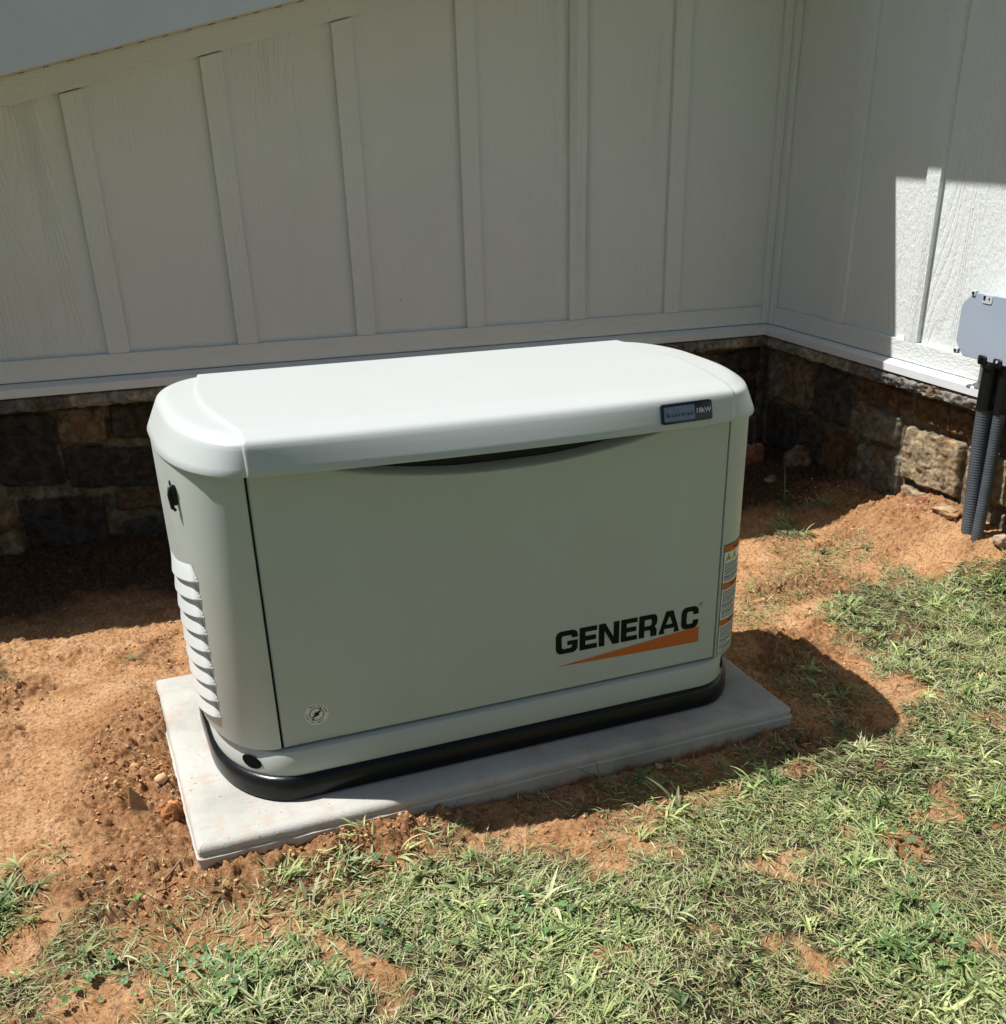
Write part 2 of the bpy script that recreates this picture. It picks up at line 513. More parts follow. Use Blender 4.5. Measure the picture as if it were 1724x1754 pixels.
def cover(x, y):
    """turf density 0..1"""
    c = np.zeros(np.shape(x))
    wob = fbm(x, y, 8, 4, 21, .6) * .11
    for k, p in POLY.items():
        d = poly_dist(x, y, p) + wob
        c = np.maximum(c, sstep(-.03, .10, d))
    bare = fbm(x, y, 5.5, 3, 40)
    c = c * (1 - .9 * sstep(.20, .42, bare) * sstep(.75, .2, np.hypot(x - .6, y + .5) * .35))
    for p, a in SPARSE.values():
        d = poly_dist(x, y, p) + wob
        c = np.maximum(c, a * sstep(-.02, .05, d))
    return np.clip(c, 0, 1)
def loose(x, y):
    l = np.zeros(np.shape(x))
    # disturbed soil round the pad's left side and the right wall
    d = np.hypot((x + .05) / .16, (y - .25) / .45)
    l = np.maximum(l, sstep(1.1, .5, d))
    d = np.hypot((x - .25) / .42, (y + .16) / .09)
    l = np.maximum(l, sstep(1.2, .5, d))
    l = np.maximum(l, sstep(2.15, 2.55, x) * sstep(.55, .8, y) * .75)
    l = np.maximum(l, sstep(1.25, 1.6, y) * .8)
    d = np.hypot((x - 1.95) / .22, (y - .62) / .12)
    l = np.maximum(l, sstep(1.1, .5, d))
    l = np.maximum(l, sstep(.1, .35, fbm(x, y, 3.2, 3, 70)) * .8)
    return l
def height(x, y, fine=True):
    x = np.asarray(x, float); y = np.asarray(y, float)
    h = fbm(x, y, 1.3, 3, 5) * .018
    h = h + .055 * sstep(2.2, 2.62, x) * sstep(.2, .8, y)
    h = h + .078 * sstep(2.36, 2.6, x) * sstep(1.15, .8, y) * sstep(-.2, .3, y)
    # fill against the pad's left side, lower at its front corner
    px0, px1, py0, py1 = PAD
    h = h + .030 * sstep(-.3, 0.0, x) * sstep(-.1, .45, y) * sstep(.9, .6, y) * sstep(.6, .1, x)
    h = h + .032 * np.exp(-((y + .13) / .06) ** 2) * sstep(-.02, .12, x) * sstep(.6, .35, x) + .012 * np.exp(-((y + .12) / .08) ** 2) * sstep(.3, .6, x) * sstep(1.6, 1.3, x)
    h = h + .012 * np.exp(-((x + .01) / .06) ** 2) * sstep(-.16, -.02, y) * sstep(.8, .6, y)
    if fine:
        L = loose(x, y)
        h = h + fbm(x, y, 9, 4, 9, .5) * (.008 + .008 * L)
        rid = np.abs(fbm(x, y, 26, 4, 30, .6))
        h = h + (.25 - rid) * .012 * (.25 + L)
        h = h + fbm(x, y, 70, 3, 50, .65) * (.0045 + .006 * L)
        rough = .35 + .65 * sstep(-.15, .25, fbm(x, y, 4.5, 3, 77)) + L
        h = h + lumps(x, y, 30, 2) * .016 * np.clip(rough - .40, 0, 1.2) + lumps(x, y, 70, 5) * .0085 * np.clip(rough, 0, 1.3)
    # stay under the slab
    dx = np.maximum(np.maximum(px0 - x, x - px1), np.maximum(py0 - y, y - py1))
    h = np.where(dx < 0, np.minimum(h, .03), h)
    h = np.minimum(h, .064 + np.maximum(dx, 0) * .8)
    return h

# ------------------------------------------------------------------ house
YW, XC = 1.909, 2.62
PAN = .0175
ZT0, ZT1 = .5600, .6276
SL = .249
def rake(x): return 1.409 + SL * x
house = empty('house', (XC, YW, 0))
tag(house, 'white board and batten house wall with stone foundation, forming an inside corner behind the generator', 'house')
HX0 = -1.35
# panels
prism('siding_wall', [(HX0, YW + PAN, ZT0), (XC + .02, YW + PAN, ZT0), (XC + .02, YW + PAN, rake(XC) - .002), (HX0, YW + PAN, rake(HX0) - .002)], (0, .09, 0), M['siding_z'], house)
sw2 = box('siding_wall', XC + PAN, XC + .11, -4.5, YW + PAN + .08, ZT0, 2.50, M['siding_z'], house)
sw2['label'] = 'right-hand siding wall, partly in bright sun'
prism('siding_wall', [(HX0, YW + .11, ZT0), (HX0, 6, ZT0), (HX0, 6, rake(HX0) - .002), (HX0, YW + .11, rake(HX0) - .002)], (.09, 0, 0), M['siding_z'], house)
# rake board
prism('rake_board', [(HX0, YW - .003, rake(HX0) - .071), (XC - .036, YW - .003, rake(XC - .036) - .071), (XC - .036, YW - .003, rake(XC - .036) - .003), (HX0, YW - .003, rake(HX0) - .003)], (0, .018, 0), M['siding_x'], house)
# bottom trims
box('trim_board', HX0, XC - .036, YW, YW + PAN - .0005, ZT0 + .001, ZT1, M['siding_x'], house, .0015)
box('trim_board', XC, XC + PAN - .0005, -4.5, YW - .036, ZT0 + .001, ZT1, M['siding_y'], house, .0015)
# battens
bt = .1021
for i in range(-3, 7):
    x = bt + i * .406
    if x + .07 > XC - .04: continue
    w = .0655
    p = [(x, YW, ZT1 + .0008), (x + w, YW, ZT1 + .0008), (x + w, YW, rake(x + w) - .0745), (x, YW, rake(x) - .0745)]
    prism('batten', p, (0, PAN - .0005, 0), M['siding_z'], house, .0012)
for k in range(0, 14):
    y1 = 1.503 - k * .4135
    box('batten', XC, XC + PAN - .0005, y1 - .0655, y1, ZT1 + .0008, 2.48, M['siding_z'], house, .0012)
# corner boards
box('corner_board', XC - .034, XC - .0015, YW - .004, YW + PAN - .001, ZT0 + .001, rake(XC - .034) - .004, M['siding_z'], house, .001)
box('corner_board', XC - .003, XC + PAN - .001, YW - .034, YW - .0055, ZT0 + .001, rake(XC) - .004, M['siding_z'], house, .001)

# drip flashing: profile (distance outward from trim face, z)
FP = [(-.010, .5590), (.004, .5585), (.030, .5500), (.034, .5475), (.034, .5225), (.031, .5205), (-.02, .5205)]
def strip(name, prof, a0, a1, wall, mat, parent, miter):
    V = []; F = []
    n = len(prof)
    for e, a in enumerate((a0, a1)):
        for d, z in prof:
            aa = a - (d if (e == 1 and miter) else 0)
            if wall == 'L': V.append((aa, YW - d, z))
            else: V.append((XC - d, aa, z))
    for i in range(n):
        j = (i + 1) % n
        q = (i, j, n + j, n + i)
        F.append(q if wall == 'R' else q[::-1])
    F.append(tuple(range(n))[::-1] if wall == 'R' else tuple(range(n)))
    F.append(tuple(range(n, 2 * n)) if wall == 'R' else tuple(range(n, 2 * n))[::-1])
    return mesh(name, V, F, mat, parent)
strip('drip_flashing', FP, HX0, XC, 'L', M['flashing'], house, True)
strip('drip_flashing', FP, -4.5, YW, 'R', M['flashing'], house, True)

# stone ledge course (a chipped sill) : profile swept with noise
def ledge(wall, a0, a1, seed):
    step = .005
    A = np.arange(a0, a1 + step, step)
    prof = [(-.03, .517), (.012, .5165), (.026, .515), (.032, .511), (.034, .505), (.035, .498), (.034, .490), (.032, .483), (.029, .477), (.022, .474), (.008, .4725), (-.03, .472)]
    nj = len(prof)
    X = np.zeros((nj, len(A))); Y = X.copy(); Z = X.copy()
    # random stone lengths
    cuts = [a0]; rr = np.random.RandomState(seed)
    while cuts[-1] < a1: cuts.append(cuts[-1] + rr.uniform(.25, .55))
    cuts = np.array(cuts)
    dj = np.min(np.abs(A[:, None] - cuts[None, 1:]), 1)
    sid = np.searchsorted(cuts, A)
    soff = np.random.RandomState(seed + 1).uniform(-.004, .004, 60)[sid % 60]
    tcol = np.array([(.24, .24, .24), (.30, .29, .27), (.20, .20, .20), (.34, .31, .26), (.26, .26, .255)])[sid % 5]
    C = np.zeros((nj, len(A), 3))
    for j, (d, z) in enumerate(prof):
        edge = 1 if 2 <= j <= 9 else 0
        n = fbm(A, np.full_like(A, z * 3 + j * .35), 22, 5, seed, .62) * .016 * edge
        chip = -np.clip(fbm(A, np.full_like(A, z * 6), 30, 3, seed + 7) - .1, 0, 1) * .05 * (1 if j >= 6 else .35) * edge
        dd = d + n + chip + (soff if edge else 0) - (sstep(.006, 0, dj) * .012 if edge else 0)
        zz = z + (fbm(A, np.full_like(A, j * .4), 14, 3, seed + 3) * .006 if j in (7, 8, 9, 10, 11) else 0)
        if wall == 'L': X[j] = A; Y[j] = YW - dd
        else: Y[j] = A; X[j] = XC - dd
        Z[j] = zz; C[j] = tcol
    C[:, dj < .005] = (.24, .21, .17)
    return grid_mesh('ledge_stone', X, Y, Z, M['stone'], house, smooth=True, color=C, flip=(wall == 'L'))
ledge('L', -1.0, XC - .004, 4)
ledge('R', -1.0, YW - .004, 9)

# fieldstone foundation: height-field of individual stones set in mortar
def stone_wall(wall, rects, a0, a1, z0, z1, seed):
    st = .0045
    A = np.arange(a0, a1, st); Zv = np.arange(z0, z1, st)
    AA, ZZ = np.meshgrid(A, Zv)
    rr = np.random.RandomState(seed)
    wob = fbm(AA, ZZ, 9, 4, seed, .5) * .012
    wob2 = fbm(AA, ZZ, 9, 4, seed + 5, .5) * .012
    D = np.full(AA.shape, -.015) + fbm(AA, ZZ, 30, 4, seed + 2) * .004
    C = np.zeros(AA.shape + (3,)); C[:] = (.17, .145, .105)
    face = fbm(AA, ZZ, 16, 6, seed + 9, .62)
    strata = fbm(AA * .3, ZZ * 1.0, 60, 4, seed + 12, .6)
    for (x0, x1, b0, b1, colr, prot, sk) in rects:
        cx, cz = (x0 + x1) / 2, (b0 + b1) / 2
        hx, hz = (x1 - x0) / 2 - .005, (b1 - b0) / 2 - .005
        u = AA + wob - cx; v = ZZ + wob2 - cz - sk * (AA - cx)
        rc = .016
        qx = np.abs(u) - hx + rc; qz = np.abs(v) - hz + rc
        sd = np.hypot(np.maximum(qx, 0), np.maximum(qz, 0)) + np.minimum(np.maximum(qx, qz), 0) - rc
        m = sstep(.003, -.006, sd)
        hgt = prot + face * .008 + strata * .0035 + rr.uniform(-.1, .1) * u + rr.uniform(-.06, .06) * v
        D = np.where(m > 0, D * (1 - m) + np.maximum(hgt, -.003) * m, D)
        C = np.where((m > .35)[..., None], np.array(colr), C)
    # a soil splash near the ground
    if wall == 'L': X, Y = AA, YW + .024 - D
    else: X, Y = XC + .024 - D, AA
    return grid_mesh('stone_foundation', X, Y, ZZ, M['stone'], house, smooth=True, color=C, flip=(wall != 'L'))
DK = (.050, .046, .041); DK2 = (.07, .064, .055); TAN = (.20, .145, .09); BR = (.13, .085, .045); LT = (.34, .27, .18); GR = (.20, .18, .145)
RL = [(-.30, -.100, .215, .462, DK, .006, -.08), (-.100, .062, .343, .462, TAN, .012, -.05), (.072, .225, .345, .462, DK2, .006, -.05),
      (-.100, .215, .182, .335, DK, .008, -.1), (-.36, -.268, -.03, .170, (.20, .15, .09), .008, 0), (-.262, .008, -.04, .180, DK, .006, -.1),
      (.028, .24, .095, .172, BR, .012, -.08), (.04, .25, -.06, .075, DK2, .004, 0),
      (-.62, -.38, .25, .46, DK2, .006, 0), (-.62, -.38, .0, .24, DK, .006, 0)]
r = random.Random(5)
for (za, zb) in ((.345, .462), (.19, .335), (.03, .18), (-.08, .02)):
    x = .235
    while x < XC:
        w = r.uniform(.13, .32); x1 = min(x + w, XC + .02)
        RL.append((x, x1, za + r.uniform(-.01, .01), zb, r.choice([DK, DK2, TAN, BR, GR]), r.uniform(.002, .014), r.uniform(-.06, .06))); x = x1 + .008
stone_wall('L', RL, -.62, XC + .03, -.06, .476, 14)
RR = [(1.828, 1.905, .262, .455, GR, .006, 0), (1.60, 1.79, .262, .462, TAN, .012, .05), (1.35, 1.585, .250, .462, DK2, .008, .05),
      (1.03, 1.34, .385, .462, BR, .006, .05), (1.065, 1.335, .245, .375, GR, .010, .06), (.70, 1.02, .362, .455, BR, .000, .04),
      (.742, 1.035, .150, .350, LT, .012, .0), (.50, .732, .190, .355, LT, .008, 0), (1.49, 1.90, .06, .250, DK2, .006, .03),
      (1.29, 1.48, .05, .235, BR, .006, 0), (1.03, 1.28, .045, .232, GR, .006, 0), (.845, 1.02, .03, .140, LT, .010, 0),
      (.60, .83, .08, .142, TAN, .008, 0), (.3, .59, .03, .18, GR, .008, 0), (.36, .69, .37, .455, BR, .004, 0), (.2, .49, .19, .36, TAN, .006, 0),
      (-.1, .18, .19, .455, GR, .006, 0), (-.1, .28, .03, .18, BR, .006, 0), (.5, 1.0, -.08, .02, GR, .004, 0), (1.0, 1.9, -.08, .04, DK2, .004, 0)]
stone_wall('R', RR, -.12, YW + .02, -.06, .476, 25)
# solid core behind the stones, both wings
bm = bmesh.new()
add_box(bm, HX0 + .02, XC + .2, YW + .045, YW + .14, -.3, .556)
add_box(bm, XC + .045, XC + .14, -4.5, YW + .045, -.3, .556)
add_box(bm, HX0 + .02, -.618, YW + .012, YW + .0448, -.3, .474)
add_box(bm, XC + .012, XC + .0448, -4.5, -.118, -.3, .474)
fo = bm_obj('foundation_core', bm, M['stone'], house)
ca = fo.data.color_attributes.new('tint', 'FLOAT_COLOR', 'POINT')
ca.data.foreach_set('color', [.14, .12, .09, 1] * len(fo.data.vertices))

# roof over the left wing
RX0 = -1.75
def ry(x0, x1, y, za, zb, dy):
    return [(x0, y, rake(x0) + za), (x1, y, rake(x1) + za), (x1, y, rake(x1) + zb), (x0, y, rake(x0) + zb)], (0, dy, 0)
XE = XC + PAN - .001
p, d = ry(RX0, XE, 1.530, .0, .012, YW + .012 - 1.530); soff = prism('soffit', p, d, M['soffit'], house)
p, d = ry(RX0, XE, 1.516, -.004, .185, .013); prism('rake_fascia', p, d, M['fascia'], house)
p, d = ry(RX0, XE, YW - .024, -.0075, -.0006, .020); prism('soffit_channel', p, d, M['soffit'], house, .0008)
# soffit vents: pairs of slots cut across each panel joint
for k in range(-9, 32):
    for o in (0, .0088):
        x = .0065 + k * .0672 + o
        prism('vent_slot', [(x, YW - .052, rake(x) - .0018), (x + .0046, YW - .052, rake(x + .0046) - .0018), (x + .0046, YW - .052, rake(x + .0046) - .0004), (x, YW - .052, rake(x) - .0004)], (0, .0275, 0), M['hole'], soff)
p, d = ry(RX0 - .02, XE, 1.508, .186, .212, 5.0); prism('roof', p, d, M['roofing'], house)
p, d = ry(HX0, XE, YW + .108, -.002, .184, .05); prism('gable_filler', p, d, M['roofing'], house)
# eave of the right wing
EX = 2.02; EZ = 1.16 + (XC - EX) / .49
box('eave_fascia', EX, EX + .02, -4.6, 6.2, EZ, EZ + .17, M['fascia'], house)
box('soffit', EX + .0205, XC + .1, -4.6, 6.2, EZ + .012, EZ + .024, M['soffit'], house)
prism('roof', [(EX - .03, -4.7, EZ + .172), (EX + 3, -4.7, EZ + 1.7), (EX + 3, -4.7, EZ + 1.73), (EX - .03, -4.7, EZ + .2)], (0, 11, 0), M['roofing'], house)
prism('siding_wall', [(XC + .111, -4.5, ZT0), (XC + 2.3, -4.5, ZT0), (XC + 2.3, -4.5, 3.2), (XC + .111, -4.5, 2.45)], (0, .1, 0), M['siding_z'], house)

# ------------------------------------------------------------------ generator
gen = empty('generator', (.722, .27, .07))
tag(gen, 'pale grey home standby generator with bowed lid and black base tray, on the concrete pad', 'generator')

def outline(x0, x1, yf, yb, ax, byf, byb, n=14, bow=0.0, inset=0.0, nb=14, ix=None):
    """closed plan outline, counter-clockwise seen from above, starting front left straight.
    ax: corner x radius, byf/byb corner y radii, bow: forward bulge of the front"""
    P = []
    if ix is None: ix = inset
    x0 += ix; x1 -= ix; yf += inset; yb -= inset
    ax = max(ax - ix * .5, .01); byf = max(byf - inset * .5, .01); byb = max(byb - inset * .5, .01)
    # front from left to right
    for k in range(nb + 1):
        t = k / nb
        P.append((x0 + ax + (x1 - x0 - 2 * ax) * t, yf - bow * 4 * t * (1 - t)))
    for k in range(1, n + 1):
        a = math.pi / 2 * k / n
        P.append((x1 - ax + ax * math.sin(a), yf + byf - byf * math.cos(a)))
    for k in range(0, n + 1):
        a = math.pi / 2 * k / n
        P.append((x1 - ax + ax * math.cos(a), yb - byb + byb * math.sin(a)))
    for k in range(1, n + 1):
        a = math.pi / 2 * k / n
        P.append((x0 + ax - ax * math.sin(a), yb - byb + byb * math.cos(a)))
    for k in range(0, n):
        a = math.pi / 2 * k / n
        P.append((x0 + ax - ax * math.cos(a), yf + byf - byf * math.sin(a)))
    return P
def loft(bm, rings, cap_top=True, cap_bot=True):
    R = [[bm.verts.new(p) for p in ring] for ring in rings]
    n = len(R[0])
    for a, b in zip(R[:-1], R[1:]):
        for k in range(n):
            bm.faces.new((a[k], a[(k + 1) % n], b[(k + 1) % n], b[k]))
    if cap_bot: bm.faces.new(R[0][::-1])
    if cap_top: bm.faces.new(R[-1])
    return R

BODY = dict(x0=.113, x1=1.331, yf=0.0, yb=.575, ax=.112, byf=.21, byb=.21)
BASE = dict(x0=.100, x1=1.339, yf=-.030, yb=.600, ax=.15, byf=.24, byb=.24)
# black tray
bm = bmesh.new()
rings = []
for ins, z in ((.006, .071), (.001, .075), (0, .082), (.001, .112), (.004, .119), (.010, .1235), (.018, .1245), (.05, .1245)):
    rings.append([(x, y, z) for x, y in outline(**BASE, inset=ins)])
loft(bm, rings)
bm_obj('base_tray', bm, M['tray'], gen, smooth_angle=35)
# lower skirt
bm = bmesh.new(); rings = []
for ins, z in ((.012, .122), (.010, .130), (.012, .165), (.017, .176), (.026, .1785), (.06, .1785)):
    rings.append([(x, y, z) for x, y in outline(**BASE, inset=ins)])
loft(bm, rings)
skirt = bm_obj('base_skirt', bm, M['cabinet'], gen, smooth_angle=35)
# cabinet shell: outline with a recess for the door
def body_ring(ins, z, door=True):
    o = outline(**BODY, inset=ins, nb=14)
    out = []
    for i, (x, y) in enumerate(o[:15]):
        out.append((x, y))
    o2 = o[15:]
    DX0, DX1 = .2235, 1.2300
    pts = [(o[0][0], o[0][1]), (DX0 - .0022, ins), (DX0 - .0005, ins + .003), (DX0, .095)] + [(DX0 + (DX1 - DX0) * t / 8, .095) for t in range(1, 8)] + [(DX1, .095), (DX1 + .0005, ins + .003), (DX1 + .0022, ins), (o[14][0], o[14][1])]
    if not door:
        pts = [(x, ins) for x, _ in pts]
    # drop first/last duplicates when the corner starts inside
    return [(x, y, z) for x, y in pts + o2]
# straight ends must sit outside of the door opening
BODY['ax'] = .122; BODY['x0'] = .0995; BODY['byf'] = .225; BODY['byb'] = .225
BODY['x1'] = 1.3530
bm = bmesh.new()
rings = [body_ring(.010, .1795), body_ring(.002, .1815), body_ring(0, .186), body_ring(0, .7525), body_ring(.02, .754)]
loft(bm, rings)
shell = bm_obj('cabinet_shell', bm, M['cabinet'], gen, smooth_angle=32)
# door: grid with a finger recess under the lid
DX0, DX1, DZ0, DZ1 = .2275, 1.2275, .1830, .7700
nx, nz = 120, 90
gx = np.concatenate([[DX0, DX0 + .0008, DX0 + .003], np.linspace(DX0 + .012, DX1 - .012, nx), [DX1 - .003, DX1 - .0008, DX1]])
gz = np.concatenate([[DZ0, DZ0 + .0008, DZ0 + .003], np.linspace(DZ0 + .008, .62, 20), np.linspace(.622, DZ1, nz)])
GX, GZ = np.meshgrid(gx, gz)
t = np.clip((GX - .722) / .405, -1, 1)
zc = .760 - .060 * (1 - t ** 2) ** .85
rec = sstep(-.003, .016, GZ - zc) * .080 * np.where(np.abs(t) < 1, 1, 0) * sstep(1.0, .80, np.abs(t))
edge = np.minimum(np.minimum(GX - DX0, DX1 - GX), GZ - DZ0)
rnd = .004 * (1 - np.clip(edge / .003, 0, 1)) ** 2
GY = -.0015 + rec * .9 + rnd - .002 * (1 - ((GX - .7275) / .5) ** 2)
GY = np.minimum(GY, .088)
# deepen properly only inside (door has its own skin in front of the shell)
front = grid_mesh('door', GX, GY, GZ, M['cabinet'], gen, smooth=True)
bm = bmesh.new(); bm.from_mesh(front.data)
be = [e for e in bm.edges if e.is_boundary]
ex = bmesh.ops.extrude_edge_only(bm, edges=be)
for v in [g for g in ex['geom'] if isinstance(g, bmesh.types.BMVert)]: v.co.y = max(v.co.y + .001, .0140)
bmesh.ops.recalc_face_normals(bm, faces=bm.faces)
bm.to_mesh(front.data); bm.free()
front.data.polygons.foreach_set('use_smooth', [True] * len(front.data.polygons))
front.data.set_sharp_from_angle(angle=math.radians(40))

box('recess_dark_strip', .345, 1.098, .030, .048, .708, .7485, M['black'], gen, .002)  # black strip added to darken the shaded recess under the lid
def body_pt(s_deg_or_y, z, off=0.0, side='L'):
    pass
def side_curve(side, k=200):
    """points along the cabinet end, from front seam round to the back, with normals"""
    b = BODY; P = []
    ax, by = b['ax'], b['byf']
    for i in range(k + 1):
        a = math.pi / 2 * i / k
        if side == 'L': P.append((b['x0'] + ax - ax * math.sin(a), b['yf'] + by - by * math.cos(a)))
        else: P.append((b['x1'] - ax + ax * math.sin(a), b['yf'] + by - by * math.cos(a)))
    xe = b['x0'] if side == 'L' else b['x1']
    y = by
    while y < b['yb'] - b['byb']:
        y += .003; P.append((xe, y))
    for i in range(1, k + 1):
        a = math.pi / 2 * i / k
        if side == 'L': P.append((b['x0'] + ax - ax * math.cos(a), b['yb'] - b['byb'] + b['byb'] * math.sin(a)))
        else: P.append((b['x1'] - ax + ax * math.cos(a), b['yb'] - b['byb'] + b['byb'] * math.sin(a)))
    P = np.array(P); 
    # front straight piece from the door seam
    xs = .2215 if side == 'L' else 1.2320
    P = np.vstack([[xs, 0.0], P])
    seg = np.hypot(*np.diff(P, axis=0).T); S = np.concatenate([[0], np.cumsum(seg)])
    T = np.gradient(P, axis=0); T /= np.linalg.norm(T, axis=1)[:, None] + 1e-12
    Nn = np.stack([T[:, 1], -T[:, 0]], 1)
    if side == 'L': Nn = -Nn
    return S, P, Nn
SL_, PL_, NL_ = side_curve('L'); SR_, PR_, NR_ = side_curve('R')
def on_side(side, s, off):
    S, P, Nn = (SL_, PL_, NL_) if side == 'L' else (SR_, PR_, NR_)
    x = np.interp(s, S, P[:, 0]); y = np.interp(s, S, P[:, 1])
    nx_ = np.interp(s, S, Nn[:, 0]); ny_ = np.interp(s, S, Nn[:, 1])
    return x + nx_ * off, y + ny_ * off
# louvred vent on the left end
s0 = float(np.interp(.088, PL_[1:200, 1], SL_[1:200])); s1 = s0 + .262
ss = np.linspace(s0, s1, 90); zz = np.linspace(.135, .56, 330)
SS, ZG = np.meshgrid(ss, zz)
SLOPE, PITCH = .20, .0368
ZL = ZG + (SS - s0) * SLOPE            # level measured at the near end
u = (ZL - (.560 - 9 * PITCH)) / PITCH
idx = np.floor(u); fr = u - idx
valid = (idx >= 0) & (idx < 9)
prof = np.sin(np.clip((1 - fr) ** .8, 0, 1) * math.pi * .62) / math.sin(math.pi * .62) if False else (np.clip(fr / .13, 0, 1) ** .6) * np.clip(1 - np.clip(fr - .13, 0, 1) / .87, 0, 1) ** .85
endn = np.sqrt(np.clip((SS - s0 - .001 - .018 * fr ** 1.3) / .014, 0, 1))
endf = np.clip((s1 - SS) / .10, 0, 1) ** .6
off = .0090 * prof * endn * endf * valid + .0006
bpx_, bpy_ = on_side('L', SS.ravel(), off.ravel())
keep_z = ZG
lv = grid_mesh('louvre_vent', bpx_.reshape(SS.shape), bpy_.reshape(SS.shape), ZG, M['louvre'], gen, smooth=True, flip=True)
# drop the flat margin so only the louvres remain
bm = bmesh.new(); bm.from_mesh(lv.data)
fl = off.ravel() < .0007
bm.verts.ensure_lookup_table()
kill = [f for f in bm.faces if all(fl[v.index] for v in f.verts)]
bmesh.ops.delete(bm, geom=kill, context='FACES')
bmesh.ops.recalc_face_normals(bm, faces=bm.faces)
bm.to_mesh(lv.data); bm.free()

# lid -------------------------------------------------------------
LID = dict(x0=.096, x1=1.354, yf=-.030, yb=.565, ax=.130, byf=.27, byb=.22)
def lid_ring(ins, z, bow, lift_mid=0.0, g=None):
    o = outline(**LID, inset=ins, bow=bow, nb=40, n=18, ix=float(np.interp(z, [.749, .753, .806, .8125, .8165, .8178], [ins, 0, .025, .031, .038, .052])))
    return [(x, y, z) for x, y in o]
LP = [(.010, .7490, .022), (.001, .7500, .024), (0, .7530, .024), (.0018, .765, .0215), (.0040, .780, .018), (.0062, .794, .0145), (.0078, .8015, .012), (.0105, .8055, .0105), (.0150, .8080, .009), (.022, .8100, .007), (.035, .8140, .003), (.045, .8168, .0012), (.050, .8176, .0004), (.056, .8178, 0)]
bm = bmesh.new()
rings = [lid_ring(i, z, b) for i, z, b in LP]
for ins in ():
    rings.append([(x, y, .8178) for x, y in outline(**LID, inset=ins, nb=40, n=18)])
loft(bm, rings)
lid = bm_obj('lid', bm, M['lid'], gen, smooth_angle=50)
# raised centre section of the lid following the same profile
RXL, RXR = .224, 1.219
def ridge_x(side, y):
    # the seam bows outwards over the top
    t = np.clip((y - (-.03)) / .56, 0, 1)
    b = .030 * np.sin(np.pi * np.clip((t - .10) / .9, 0, 1)) ** 1.0
    return (RXL - b) if side == 'L' else (RXR + b)
sec = []   # (y, z) front profile at full-bow factor
for i, z, b in LP[1:]:
    sec.append((LID['yf'] + i, z, b))
nys = 26
for k in range(1, nys + 1):
    yy = LID['yf'] + .055 + (LID['yb'] - .110 - LID['yf']) * k / nys
    sec.append((yy, .8178 + .0010 * math.sin(math.pi * k / nys), 0))
for i, z, b in LP[::-1][1:-1]:
    sec.append((LID['yb'] - i, z, 0))
nX = 60
Xc = np.zeros((len(sec), nX + 1)); Yc = Xc.copy(); Zc = Xc.copy()
LIFT = .0042
for j, (yy, z, b) in enumerate(sec):
    # local outward normal in the section
    a = sec[max(j - 1, 0)]; c = sec[min(j + 1, len(sec) - 1)]
    ty, tz = c[0] - a[0], c[1] - a[1]; L_ = math.hypot(ty, tz) or 1
    nyy, nzz = -tz / L_, ty / L_
    if j == 0: nyy, nzz = -1, 0
    xl, xr = ridge_x('L', yy), ridge_x('R', yy)
    # fine end fillet
    ts = np.concatenate([[0, .0016, .0045], np.linspace(.010, .990, nX - 5), [.9955, .9984, 1]])
    tt = xl + (xr - xl) * ts
    ed = np.minimum(tt - xl, xr - tt)
    lift = LIFT * np.sqrt(np.clip(1 - (1 - np.clip(ed / .0045, 0, 1)) ** 2, 0, 1)) - .0015 * (ed <= 0)
    tb = (tt - (LID['x0'] + LID['ax'])) / (LID['x1'] - LID['x0'] - 2 * LID['ax'])
    bow = b * 4 * np.clip(tb * (1 - tb), 0, 1)
    Xc[j] = tt; Yc[j] = yy - bow + nyy * lift; Zc[j] = z + nzz * lift
centre = grid_mesh('lid_centre', Xc, Yc, Zc, M['lid'], lid, smooth=True)
bm = bmesh.new(); bm.from_mesh(centre.data)
bmesh.ops.recalc_face_normals(bm, faces=bm.faces)
if sum(f.normal.z for f in bm.faces) < 0: bmesh.ops.reverse_faces(bm, faces=bm.faces)
bm.to_mesh(centre.data); bm.free()

# base holes -------------------------------------------------------------
def skirt_pt(x):
    pass
for (hx, hy, nxv, nyv, hz) in ((.165, .0, 0, 0, .149), (1.2735, .0, 0, 0, .148)):
    # find the skirt outline point nearest in x on the front
    o = outline(**BASE, inset=.0108, n=60)
    cand = [p for p in o if p[1] < .2]
    q = min(cand, key=lambda p: abs(p[0] - hx) + (0 if p[1] < .25 else 9))
    i = o.index(q); a = Vector((*o[i - 1], 0)); b_ = Vector((*o[(i + 1) % len(o)], 0))
    t_ = (b_ - a).normalized(); nn = Vector((t_.y, -t_.x, 0))
    bm = bmesh.new()
    c0 = Vector((q[0], q[1], hz)); n = 28
    rim = [bm.verts.new(c0 + nn * .0012 + t_ * .026 * math.cos(2 * math.pi * k / n) + Vector((0, 0, 1)) * .0155 * math.sin(2 * math.pi * k / n)) for k in range(n)]
    # follow the skirt curvature
    for v in rim:
        qq = min(o, key=lambda p: (p[0] - v.co.x) ** 2 + (p[1] - v.co.y) ** 2)
        j = o.index(qq); a2 = Vector((*o[j - 1], 0)); b2 = Vector((*o[(j + 1) % len(o)], 0)); t2 = (b2 - a2).normalized(); n2 = Vector((t2.y, -t2.x, 0))
        dd = (v.co - Vector((*qq, v.co.z))).dot(n2)
        v.co += n2 * (.0012 - dd)
    cen = bm.verts.new(sum((v.co for v in rim), Vector()) / n + nn * .0012)
    for k in range(n): bm.faces.new((rim[k], rim[(k + 1) % n], cen))
    bm_obj('lifting_hole', bm, M['hole'], gen)

